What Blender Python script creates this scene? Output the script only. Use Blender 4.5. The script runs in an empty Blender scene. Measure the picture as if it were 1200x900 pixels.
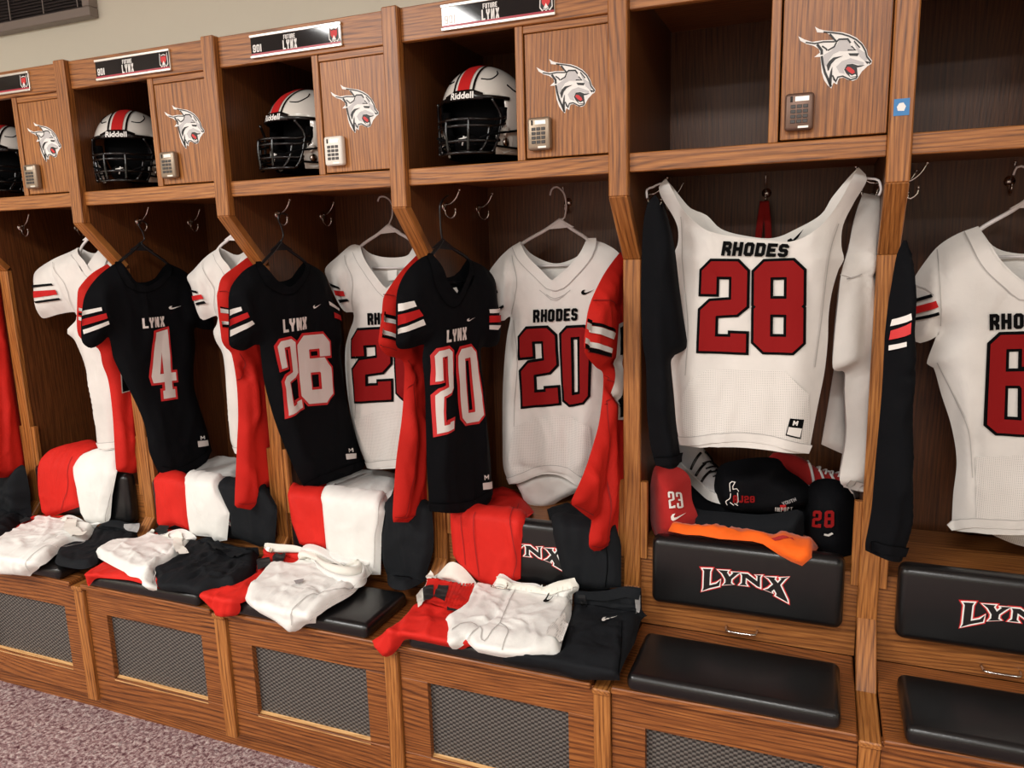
import bpy, bmesh, math, random
import numpy as np
from mathutils import Vector, Matrix
from mathutils.geometry import delaunay_2d_cdt
random.seed(3)
S = bpy.context.scene
COL = S.collection
# ------------------------------------------------------------------ camera
FPX, YAW, PITCH, ROLL = 901.063, 0.3887, 0.1814, -0.0285
CAM = np.array([0.4771, -1.8767, 1.5919])
_F = np.array([-math.sin(YAW)*math.cos(PITCH), math.cos(YAW)*math.cos(PITCH), -math.sin(PITCH)])
_R0 = np.array([math.cos(YAW), math.sin(YAW), 0.0]); _U0 = np.cross(_R0, _F)
_R = _R0*math.cos(ROLL) + _U0*math.sin(ROLL); _U = np.cross(_R, _F)
cd = bpy.data.cameras.new('camera'); cam = bpy.data.objects.new('camera', cd); COL.objects.link(cam)
cd.sensor_width = 36.0; cd.sensor_fit = 'HORIZONTAL'; cd.lens = FPX*36.0/1200.0; cd.clip_start = 0.02
m = Matrix.Identity(4)
for i in range(3):
    m[i][0] = _R[i]; m[i][1] = _U[i]; m[i][2] = -_F[i]; m[i][3] = CAM[i]
cam.matrix_world = m
S.camera = cam
# ------------------------------------------------------------------ world, lights, exposure
w = bpy.data.worlds.new('world'); S.world = w; w.use_nodes = True
w.node_tree.nodes['Background'].inputs[0].default_value = (0.9, 0.95, 1.0, 1); w.node_tree.nodes['Background'].inputs[1].default_value = 0.05
S.view_settings.view_transform = 'Standard'; S.view_settings.look = 'None'
S.view_settings.exposure = 0.0; S.view_settings.gamma = 1.0; S.view_settings.use_curve_mapping = False
CEIL = 3.05
def troffer(x, y, power, col):
    ld = bpy.data.lights.new('ceiling_troffer', 'AREA'); ld.shape = 'RECTANGLE'; ld.size = 1.0; ld.size_y = 0.6
    ld.energy = power; ld.color = col
    o = bpy.data.objects.new('ceiling_troffer', ld); COL.objects.link(o); o.location = (x, y, CEIL-0.03)
WARM = (1.0, 0.988, 0.955)
for (x, y, p) in ((-4.5, -3.8, 96), (-2.2, -2.8, 104), (0.3, -2.8, 66), (2.7, -2.8, 42), (-3.3, -5.2, 62), (-0.9, -5.2, 58), (1.5, -5.2, 50)):
    troffer(x, y, p, WARM)
# ------------------------------------------------------------------ materials
def srgb(r, g, b):
    def f(c):
        c /= 255.0
        return c/12.92 if c <= 0.04045 else ((c+0.055)/1.055)**2.4
    return (f(r), f(g), f(b), 1.0)
class NT:
    def __init__(s, name):
        s.m = bpy.data.materials.new(name); s.m.use_nodes = True; s.t = s.m.node_tree; s.b = s.t.nodes['Principled BSDF']
    def n(s, typ, **kw):
        nd = s.t.nodes.new(typ)
        for k, v in kw.items():
            if k.startswith('_'): setattr(nd, k[1:], v)
            else: nd.inputs[int(k[1:]) if k[0] == 'i' and k[1:].isdigit() else k].default_value = v
        return nd
    def l(s, a, b): s.t.links.new(a, b)
    def math(s, op, a, b=None):
        nd = s.t.nodes.new('ShaderNodeMath'); nd.operation = op
        for k, v in ((0, a), (1, b)):
            if v is None: continue
            if isinstance(v, (int, float)): nd.inputs[k].default_value = v
            else: s.l(v, nd.inputs[k])
        return nd.outputs[0]
    def ramp(s, fac, stops):
        nd = s.t.nodes.new('ShaderNodeValToRGB'); cr = nd.color_ramp
        while len(cr.elements) < len(stops): cr.elements.new(0.5)
        for e, (p, c) in zip(cr.elements, stops): e.position = p; e.color = c
        s.l(fac, nd.inputs[0]); return nd.outputs[0]
    def bump(s, h, strength, dist):
        nd = s.n('ShaderNodeBump', Strength=strength, Distance=dist); s.l(h, nd.inputs['Height']); s.l(nd.outputs[0], s.b.inputs['Normal'])
    def coords(s, scale, rnd=True):
        tc = s.n('ShaderNodeTexCoord'); out = tc.outputs['Object']
        if rnd:
            oi = s.n('ShaderNodeObjectInfo'); vm = s.n('ShaderNodeVectorMath', _operation='ADD')
            sc = s.n('ShaderNodeVectorMath', _operation='SCALE'); sc.inputs[0].default_value = (7.3, 5.1, 9.7)
            s.l(oi.outputs['Random'], sc.inputs['Scale']); s.l(out, vm.inputs[0]); s.l(sc.outputs[0], vm.inputs[1]); out = vm.outputs[0]
        mp = s.n('ShaderNodeMapping'); mp.inputs['Scale'].default_value = scale; s.l(out, mp.inputs['Vector'])
        return mp.outputs[0]
def oak(name, axis, light, mid, dark, rough=0.38, rw=0.24):
    t = NT(name)
    def sc(across, along):
        if axis == 9: return (across, along, along)
        return tuple(along if k == axis else across for k in range(3))
    n1 = t.n('ShaderNodeTexNoise', Scale=1.0, Detail=1.5, Roughness=0.4); t.l(t.coords(sc(5.0, 0.9)), n1.inputs['Vector'])
    sp = t.n('ShaderNodeSeparateXYZ'); t.l(t.coords((1, 1, 1)), sp.inputs[0])
    ac = [k for k in range(3) if k != axis] if axis != 9 else [0]
    u = sp.outputs[ac[0]]
    for k in ac[1:]: u = t.math('ADD', u, sp.outputs[k])
    ph = t.math('ADD', t.math('MULTIPLY', u, 520.0), t.math('MULTIPLY', n1.outputs['Fac'], 95.0))
    ring = t.math('ADD', t.math('MULTIPLY', t.math('SINE', ph), 0.5), 0.5)
    ring = t.math('POWER', ring, 2.6)
    n2 = t.n('ShaderNodeTexNoise', Scale=1.0, Detail=3.0, Roughness=0.6); t.l(t.coords(sc(260, 9)), n2.inputs['Vector'])
    pore = t.math('POWER', n2.outputs['Fac'], 1.5)
    n3 = t.n('ShaderNodeTexNoise', Scale=1.0, Detail=1.0); t.l(t.coords(sc(2.5, 0.6)), n3.inputs['Vector'])
    f = t.math('ADD', t.math('MULTIPLY', ring, rw), t.math('MULTIPLY', pore, 1.15))
    f = t.math('ADD', f, t.math('MULTIPLY', n3.outputs['Fac'], 0.26))
    c = t.ramp(f, [(0.22, light), (0.58, mid), (1.0, dark)])
    t.l(c, t.b.inputs['Base Color']); t.b.inputs['Roughness'].default_value = rough
    t.bump(f, 0.12, 0.002)
    return t.m
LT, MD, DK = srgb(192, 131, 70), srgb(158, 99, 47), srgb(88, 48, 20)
M = {}
M['oak_z'] = oak('oak vertical grain', 2, LT, MD, DK)
M['oak_x'] = oak('oak horizontal grain', 0, LT, MD, DK)
M['oak_y'] = oak('oak depth grain', 1, LT, MD, DK)
M['oak_yz'] = oak('oak sloping grain', 9, LT, MD, DK)
M['raw_oak'] = oak('bare oak edge', 0, srgb(226, 186, 134), srgb(200, 154, 100), srgb(150, 104, 60))
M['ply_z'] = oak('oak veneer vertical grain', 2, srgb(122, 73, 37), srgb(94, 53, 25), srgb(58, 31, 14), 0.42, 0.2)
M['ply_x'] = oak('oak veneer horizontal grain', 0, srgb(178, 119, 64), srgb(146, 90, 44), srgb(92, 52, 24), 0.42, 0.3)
M['front_x'] = oak('bench oak horizontal grain', 0, srgb(172, 109, 56), srgb(136, 79, 37), srgb(74, 38, 15), 0.38, 0.34)
M['front_z'] = oak('bench oak vertical grain', 2, srgb(172, 109, 56), srgb(136, 79, 37), srgb(74, 38, 15), 0.38, 0.34)
def plain(name, col, rough=0.5, metal=0.0, coat=0.0, spec=None):
    t = NT(name); b = t.b; b.inputs['Base Color'].default_value = col; b.inputs['Roughness'].default_value = rough; b.inputs['Metallic'].default_value = metal
    b.inputs['Coat Weight'].default_value = coat
    nz = t.n('ShaderNodeTexNoise', Scale=60.0, Detail=2.0)
    r = t.math('ADD', t.math('MULTIPLY', nz.outputs['Fac'], 0.08), rough-0.04); t.l(r, b.inputs['Roughness'])
    if spec is not None: b.inputs['Specular IOR Level'].default_value = spec
    return t.m
def fabric(name, col, rough=0.8, sheen=0.15, weave=900.0, strength=0.25, spec=0.25, wr=0.35):
    t = NT(name); b = t.b; b.inputs['Roughness'].default_value = rough; b.inputs['Sheen Weight'].default_value = sheen; b.inputs['Specular IOR Level'].default_value = spec
    v = t.coords((1, 1, 1), False)
    n = t.n('ShaderNodeTexNoise', Scale=9.0, Detail=3.0); t.l(v, n.inputs['Vector'])
    c2 = tuple(min(1, x*0.86) for x in col[:3]) + (1,)
    t.l(t.ramp(n.outputs['Fac'], [(0.3, c2), (0.7, col)]), b.inputs['Base Color'])
    n2 = t.n('ShaderNodeTexNoise', Scale=26.0, Detail=4.0, Roughness=0.55); t.l(v, n2.inputs['Vector'])
    n3 = t.n('ShaderNodeTexNoise', Scale=weave, Detail=0.0); t.l(v, n3.inputs['Vector'])
    h = t.math('ADD', t.math('MULTIPLY', n2.outputs['Fac'], wr), t.math('MULTIPLY', n3.outputs['Fac'], 0.05))
    t.bump(h, strength, 0.02)
    return t.m
M['white'] = fabric('white jersey knit', srgb(226, 222, 216))
M['white_pants'] = fabric('white pants knit', srgb(236, 235, 230), wr=0.5)
M['red'] = fabric('scarlet knit', srgb(208, 40, 32), 0.65, 0.0, spec=0.15)
M['black'] = fabric('black knit', srgb(14, 15, 18), 0.8, 0.0, spec=0.08)
M['black_pants'] = fabric('black pants knit', srgb(27, 29, 32), 0.78, 0.0, spec=0.1, wr=0.6)
M['orange'] = fabric('orange knit', srgb(250, 104, 20), 0.75)
M['dull_red'] = fabric('dull red knit', srgb(185, 40, 38), 0.85)
M['seam'] = plain('seam thread', srgb(176, 172, 168), 0.8)
M['seam_red'] = plain('red seam thread', srgb(150, 16, 14), 0.8)
M['seam_black'] = plain('black seam thread', srgb(4, 4, 5), 0.9, spec=0.05)
M['lining'] = fabric('white lining', srgb(235, 232, 222), 0.8)
M['elastic'] = fabric('black elastic', srgb(20, 20, 22), 0.7, 0.05, 400)
t = NT('white mesh knit'); b = t.b; b.inputs['Roughness'].default_value = 0.8
v = t.coords((1, 1, 1), False); sx = t.n('ShaderNodeSeparateXYZ'); t.l(v, sx.inputs[0])
kk = 2*math.pi/0.0085
aa = t.math('MULTIPLY', t.math('SINE', t.math('MULTIPLY', t.math('ADD', sx.outputs[0], sx.outputs[2]), kk)), t.math('SINE', t.math('MULTIPLY', t.math('SUBTRACT', sx.outputs[0], sx.outputs[2]), kk)))
t.l(t.ramp(aa, [(0.50, srgb(224, 220, 214)), (0.80, srgb(150, 146, 142))]), b.inputs['Base Color']); M['mesh_white'] = t.m
M['num_red'] = plain('dark red twill', srgb(134, 19, 20), 0.7, spec=0.12)
M['num_white'] = plain('white twill', srgb(222, 214, 208), 0.6)
M['num_black'] = plain('black twill', srgb(7, 7, 8), 0.8, spec=0.08)
M['bright_red'] = plain('bright red print', srgb(206, 40, 42), 0.5)
M['stripe_red'] = plain('stripe red', srgb(186, 34, 34), 0.7, spec=0.12)
M['stripe_white'] = plain('stripe white', srgb(232, 228, 222), 0.65)
M['stripe_black'] = plain('stripe black', srgb(9, 9, 11), 0.8, spec=0.08)
M['grey_print'] = plain('grey print', srgb(150, 148, 148), 0.6)
M['pale'] = plain('sticker grey', srgb(196, 194, 194), 0.45)
M['print_white'] = plain('print white', srgb(240, 238, 234), 0.45)
M['print_black'] = plain('print black', srgb(16, 15, 16), 0.45)
M['plate_black'] = plain('nameplate insert', srgb(14, 14, 17), 0.06)
M['plate_red'] = plain('nameplate red line', srgb(170, 40, 60), 0.3)
M['alu'] = plain('brushed aluminium', srgb(225, 222, 214), 0.32, 0.7)
M['chrome'] = plain('chrome', srgb(215, 210, 205), 0.16, 1.0)
M['brass'] = plain('aged chrome', srgb(170, 160, 150), 0.22, 1.0)
M['lock_body'] = plain('bronze lock case', srgb(150, 134, 116), 0.38, 0.55)
M['lock_dark'] = plain('dark bronze lock case', srgb(112, 88, 76), 0.4, 0.5)
M['lock_white'] = plain('white lock case', srgb(235, 230, 220), 0.4)
M['lock_key'] = plain('lock button', srgb(60, 56, 54), 0.4)
M['hanger_white'] = plain('white plastic', srgb(222, 216, 214), 0.4)
M['hanger_black'] = plain('black plastic', srgb(18, 18, 20), 0.35)
M['shell'] = plain('helmet shell white', srgb(226, 222, 214), 0.14, 0, 0.5)
M['gloss_black'] = plain('gloss black', srgb(12, 12, 13), 0.2)
M['pad_black'] = plain('padding black', srgb(10, 10, 11), 0.9, spec=0.05)
M['steel'] = plain('window frame metal', srgb(140, 130, 124), 0.45, 0.3)
M['slat'] = plain('dark blind slat', srgb(62, 56, 56), 0.5)
M['glass_dark'] = plain('window pane', srgb(20, 20, 24), 0.08)
M['cord'] = plain('ladder cord', srgb(150, 145, 140), 0.8)
M['blue'] = plain('blue sticker', srgb(60, 130, 190), 0.5)
M['dark_gap'] = plain('storage interior', srgb(30, 27, 25), 0.8)
# vinyl
t = NT('black vinyl'); b = t.b; b.inputs['Base Color'].default_value = srgb(17, 17, 18); b.inputs['Roughness'].default_value = 0.29
nz = t.n('ShaderNodeTexVoronoi', Scale=420.0); t.l(t.coords((1, 1, 1), False), nz.inputs['Vector']); t.bump(nz.outputs['Distance'], 0.12, 0.001); M['vinyl'] = t.m
# painted wall
def paint(name, col):
    t = NT(name); t.b.inputs['Base Color'].default_value = col; t.b.inputs['Roughness'].default_value = 0.75
    nz = t.n('ShaderNodeTexNoise', Scale=140.0, Detail=2.0); t.l(t.coords((1, 1, 1), False), nz.inputs['Vector']); t.bump(nz.outputs['Fac'], 0.1, 0.002); return t.m
M['wall'] = paint('beige paint', srgb(226, 222, 206)); M['ceil'] = paint('ceiling paint', srgb(225, 222, 215))
# carpet
t = NT('heather carpet'); b = t.b; b.inputs['Roughness'].default_value = 0.95; b.inputs['Specular IOR Level'].default_value = 0.1
v = t.coords((1, 1, 1), False)
a1 = t.n('ShaderNodeTexNoise', Scale=70.0, Detail=2.0, Roughness=0.7); t.l(v, a1.inputs['Vector'])
a2 = t.n('ShaderNodeTexNoise', Scale=48.0, Detail=3.0, Roughness=0.8, Distortion=1.0); t.l(v, a2.inputs['Vector'])
mix = t.n('ShaderNodeMix', _data_type='RGBA'); t.l(t.math('MULTIPLY_ADD', a2.outputs['Fac'], 1.0), mix.inputs[0])
ca = t.ramp(a1.outputs['Fac'], [(0.38, srgb(62, 44, 48)), (0.5, srgb(146, 122, 120)), (0.62, srgb(212, 198, 192))])
cb = t.ramp(a2.outputs['Fac'], [(0.38, srgb(92, 46, 54)), (0.52, srgb(148, 112, 114)), (0.66, srgb(194, 180, 176))])
mix.inputs[0].default_value = 0.5
for lk in list(mix.inputs[0].links): t.t.links.remove(lk)
t.l(ca, mix.inputs[6]); t.l(cb, mix.inputs[7]); t.l(mix.outputs[2], b.inputs['Base Color'])
t.bump(t.math('ADD', a1.outputs['Fac'], a2.outputs['Fac']), 0.8, 0.006); M['carpet'] = t.m
# expanded-metal grille
t = NT('expanded metal grille'); b = t.b; b.inputs['Roughness'].default_value = 0.45
v = t.coords((1, 1, 1), False); sx = t.n('ShaderNodeSeparateXYZ'); t.l(v, sx.inputs[0])
kx, kz = 2*math.pi/0.0098, 2*math.pi/0.0066
aa = t.math('ADD', t.math('COSINE', t.math('ADD', t.math('MULTIPLY', sx.outputs[0], kx/2), t.math('MULTIPLY', sx.outputs[2], kz/2))), t.math('COSINE', t.math('SUBTRACT', t.math('MULTIPLY', sx.outputs[0], kx/2), t.math('MULTIPLY', sx.outputs[2], kz/2))))
aa = t.math('ADD', t.math('MULTIPLY', aa, 0.25), 0.5)
t.l(t.ramp(aa, [(0.38, srgb(114, 110, 105)), (0.62, srgb(56, 54, 53))]), b.inputs['Base Color']); t.bump(t.math('MULTIPLY', aa, -1.0), 0.6, 0.003); b.inputs['Metallic'].default_value = 0.35
M['grille'] = t.m
# ------------------------------------------------------------------ object helpers
def wl(o):
    L = np.zeros(3)
    while o is not None:
        L += np.array(o.location); o = o.parent
    return L
def tag(o, label=None, cat=None, group=None, kind=None):
    for k, v in (('label', label), ('category', cat), ('group', group), ('kind', kind)):
        if v: o[k] = v
    return o
def thing(name, label, cat, loc=(0, 0, 0), group=None, kind=None):
    o = bpy.data.objects.new(name, None); o.empty_display_size = 0.05; COL.objects.link(o); o.location = loc
    return tag(o, label, cat, group, kind)
def mk(name, V, F, mats, parent=None, smooth=True, midx=None, label=None):
    V = np.asarray(V, float)
    if parent is not None: V = V - wl(parent)
    me = bpy.data.meshes.new(name); me.from_pydata(V.tolist(), [], [tuple(int(i) for i in f) for f in F])
    for mm in (mats if isinstance(mats, (list, tuple)) else [mats]): me.materials.append(M[mm] if isinstance(mm, str) else mm)
    me.polygons.foreach_set('use_smooth', [smooth]*len(me.polygons))
    if midx is not None: me.polygons.foreach_set('material_index', list(midx))
    me.update()
    o = bpy.data.objects.new(name, me); COL.objects.link(o)
    if parent is not None: o.parent = parent
    if label: o['label'] = label
    return o
def from_bm(name, bm, mat, parent=None, smooth=False):
    bmesh.ops.recalc_face_normals(bm, faces=bm.faces)
    bm.verts.index_update()
    V = [tuple(v.co) for v in bm.verts]; F = [[v.index for v in f.verts] for f in bm.faces]; bm.free()
    return mk(name, V, F, mat, parent, smooth)
def box_bm(bm, x0, x1, y0, y1, z0, z1, bev=0.0015, seg=1):
    r = bmesh.ops.create_cube(bm, size=1.0); vs = r['verts']
    for v in vs: v.co = Vector(((x0+x1)/2 + v.co.x*(x1-x0), (y0+y1)/2 + v.co.y*(y1-y0), (z0+z1)/2 + v.co.z*(z1-z0)))
    if bev: bmesh.ops.bevel(bm, geom=list({e for v in vs for e in v.link_edges}), offset=bev, segments=seg, profile=0.5, affect='EDGES')
def box(name, x0, x1, y0, y1, z0, z1, mat, parent=None, bev=0.0015, seg=1, smooth=False):
    bm = bmesh.new(); box_bm(bm, x0, x1, y0, y1, z0, z1, bev, seg); return from_bm(name, bm, mat, parent, smooth)
def prism_x(name, prof, x0, x1, mat, parent=None, bev=0.0015):
    bm = bmesh.new(); a = [bm.verts.new((x0, y, z)) for y, z in prof]; c = [bm.verts.new((x1, y, z)) for y, z in prof]; n = len(prof)
    bm.faces.new(a); bm.faces.new(c[::-1])
    for i in range(n): bm.faces.new((a[i], a[(i+1) % n], c[(i+1) % n], c[i]))
    bmesh.ops.recalc_face_normals(bm, faces=bm.faces)
    if bev: bmesh.ops.bevel(bm, geom=list(bm.edges), offset=bev, segments=1, affect='EDGES')
    return from_bm(name, bm, mat, parent)
def curve_pts(P, step=0.008):
    P = np.asarray(P, float); n = len(P); out = []
    for i in range(n-1):
        t0 = (P[i+1]-P[i-1])/2 if i > 0 else (P[1]-P[0]); t1 = (P[i+2]-P[i])/2 if i+2 < n else (P[i+1]-P[i])
        k = max(1, int(round(np.linalg.norm(P[i+1]-P[i])/step)))
        for j in range(k):
            s = j/k; out.append((2*s**3-3*s**2+1)*P[i] + (s**3-2*s**2+s)*t0 + (-2*s**3+3*s**2)*P[i+1] + (s**3-s**2)*t1)
    out.append(P[-1]); return np.array(out)
def tube_geo(P, r, n=8, smooth=True, step=0.008, flat=1.0):
    P = curve_pts(P, step) if smooth else np.asarray(P, float)
    T = np.gradient(P, axis=0); T /= np.linalg.norm(T, axis=1)[:, None] + 1e-12
    ref = np.array([0, 0, 1.0]) if abs(T[0][2]) < 0.9 else np.array([0, 1.0, 0]); A = np.cross(ref, T[0]); A /= np.linalg.norm(A)
    V = []; F = []
    for i in range(len(P)):
        A = A - T[i]*(A@T[i]); A /= np.linalg.norm(A) + 1e-12; B = np.cross(T[i], A)
        for k in range(n):
            a = 2*math.pi*k/n; V.append(P[i] + r*(math.cos(a)*A + flat*math.sin(a)*B))
        if i:
            for k in range(n): F.append(((i-1)*n+k, (i-1)*n+(k+1) % n, i*n+(k+1) % n, i*n+k))
    L = len(P)-1; F.append(tuple(range(n))[::-1]); F.append(tuple(L*n+k for k in range(n)))
    return V, F
def join_geo(gs):
    V = []; F = []
    for v, f in gs:
        o = len(V); V += [tuple(x) for x in v]; F += [tuple(i+o for i in q) for q in f]
    return V, F
def tube(name, P, r, mat, parent=None, **kw):
    V, F = tube_geo(P, r, **kw); return mk(name, V, F, mat, parent)
def project(X):
    d = np.asarray(X)-CAM; z = d@_F
    return np.c_[600+FPX*(d@_R)/z, 450-FPX*(d@_U)/z]
def ray(px, py): return _F + _R*(px-600)/FPX + _U*(450-py)/FPX
# ------------------------------------------------------------------ cloth
def vnoise(x, y, seed):
    x = np.asarray(x, float); y = np.asarray(y, float); xi = np.floor(x).astype(int); yi = np.floor(y).astype(int); fx = x-xi; fy = y-yi
    def hsh(i, j):
        n = np.sin(i*127.1 + j*311.7 + seed*74.7)*43758.5453; return n-np.floor(n)
    ux = fx*fx*(3-2*fx); uy = fy*fy*(3-2*fy)
    return ((hsh(xi, yi)*(1-ux)+hsh(xi+1, yi)*ux)*(1-uy) + (hsh(xi, yi+1)*(1-ux)+hsh(xi+1, yi+1)*ux)*uy)*2-1
def fbm(x, y, seed, o=3):
    s = 0; a = 1
    for k in range(o): s = s + a*vnoise(x*2**k, y*2**k, seed+k*13); a *= 0.5
    return s
class Plane:
    def __init__(s, P0, th):
        s.P = np.array(P0, float); a = math.radians(th); s.U = np.array([math.cos(a), math.sin(a), 0]); s.N = np.array([math.sin(a), -math.cos(a), 0])
    def uv(s, px):
        out = []
        for p in px:
            d = ray(p[0], p[1]); X = CAM + d*((s.P-CAM)@s.N)/(d@s.N); out.append(((X-s.P)@s.U, X[2]-s.P[2]))
        return np.array(out)
    def xyz(s, uv, off):
        uv = np.asarray(uv); return s.P + uv[:, :1]*s.U + uv[:, 1:2]*np.array([0, 0, 1.0]) + np.asarray(off).reshape(-1, 1)*s.N
class Drape:
    def __init__(s, prof):
        P = np.array(prof, float); s.q = curve_pts(P, 0.004) if len(P) > 2 else P
        s.s = np.r_[0, np.cumsum(np.linalg.norm(np.diff(s.q, axis=0), axis=1))]
        T = np.gradient(s.q, axis=0); k = 9; T = np.array([T[max(0, i-k):i+k+1].mean(0) for i in range(len(T))]); T /= np.linalg.norm(T, axis=1)[:, None]
        s.n = np.c_[-T[:, 1], T[:, 0]]
    def uv(s, px):
        out = []
        for p in px:
            d = ray(p[0], p[1]); A = s.q[:-1]; B = s.q[1:]; e = B-A; dy, dz = d[1], d[2]
            den = dy*e[:, 1]-dz*e[:, 0] + 1e-15; r = A-CAM[1:]
            t_ = (r[:, 0]*e[:, 1]-r[:, 1]*e[:, 0])/den; w_ = (r[:, 0]*dz-r[:, 1]*dy)/den
            ok = (w_ >= -1e-6) & (w_ <= 1+1e-6) & (t_ > 0)
            if ok.any(): i = np.where(ok)[0][np.argmin(t_[ok])]; ss = s.s[i]+w_[i]*(s.s[i+1]-s.s[i]); tt = t_[i]
            else:
                pr = CAM[1:] + np.outer(np.linspace(1, 6, 600), d[1:]); dd = ((pr[:, None]-s.q[None])**2).sum(2); k = np.unravel_index(dd.argmin(), dd.shape); ss = s.s[k[1]]; tt = np.linspace(1, 6, 600)[k[0]]
            out.append((CAM[0]+d[0]*tt, ss))
        return np.array(out)
    def xyz(s, uv, off):
        uv = np.asarray(uv); off = np.asarray(off).reshape(-1) + np.zeros(len(uv))
        y, z = np.interp(uv[:, 1], s.s, s.q[:, 0]), np.interp(uv[:, 1], s.s, s.q[:, 1]); ny, nz_ = np.interp(uv[:, 1], s.s, s.n[:, 0]), np.interp(uv[:, 1], s.s, s.n[:, 1])
        return np.c_[uv[:, 0], y+ny*off, z+nz_*off]
def smooth_path(uv, closed, corners, step):
    n = len(uv); out = []; rng = range(n if closed else n-1)
    for i in rng:
        a, b_ = uv[i], uv[(i+1) % n]; sg = b_-a
        def tan(k):
            if (not closed and k in (0, n-1)) or k % n in corners: return sg
            return (uv[(k+1) % n]-uv[(k-1) % n])/2
        t0, t1 = tan(i), tan((i+1) % n); Ls = np.linalg.norm(sg)
        for tv in (t0, t1):
            q = np.linalg.norm(tv)
            if q > 1.3*Ls and q > 0: tv *= 1.0
        t0 = t0*min(1, 1.2*Ls/(np.linalg.norm(t0)+1e-9)); t1 = t1*min(1, 1.2*Ls/(np.linalg.norm(t1)+1e-9))
        k = max(1, int(round(Ls/step)))
        for j in range(k):
            q = j/k; out.append((2*q**3-3*q**2+1)*a + (q**3-2*q**2+q)*t0 + (-2*q**3+3*q**2)*b_ + (q**3-q**2)*t1)
    if not closed: out.append(uv[-1])
    return np.array(out)
def segdist(P, A, B):
    d = np.full(len(P), 9.0)
    for a, b_ in zip(A, B):
        e = b_-a; L = e@e + 1e-12; t_ = np.clip(((P-a)@e)/L, 0, 1); d = np.minimum(d, np.linalg.norm(P-(a+t_[:, None]*e), axis=1))
    return d
def inside(P, poly):
    c = np.zeros(len(P), bool); n = len(poly); x, y = P[:, 0], P[:, 1]
    for i in range(n):
        a, b_ = poly[i], poly[i-1]
        if a[1] == b_[1]: continue
        cond = ((a[1] > y) != (b_[1] > y)) & (x < (b_[0]-a[0])*(y-a[1])/(b_[1]-a[1])+a[0]); c ^= cond
    return c
def tess(poly, grid):
    lo, hi = poly.min(0), poly.max(0)
    xs = np.arange(lo[0], hi[0], grid); ys = np.arange(lo[1], hi[1], grid*0.87); X, Y = np.meshgrid(xs, ys); X = X + (np.arange(len(ys)) % 2)[:, None]*grid*0.5
    P = np.c_[X.ravel(), Y.ravel()]
    if len(P):
        P = P[inside(P, poly)]
        if len(P): P = P[segdist(P, poly, np.roll(poly, -1, 0)) > 0.45*grid]
    n = len(poly); vs = [Vector(p) for p in poly.tolist()] + [Vector(p) for p in P.tolist()]
    r = delaunay_2d_cdt(vs, [], [list(range(n))], 1, 1e-7)
    return np.array([tuple(v) for v in r[0]]), r[2]
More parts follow.
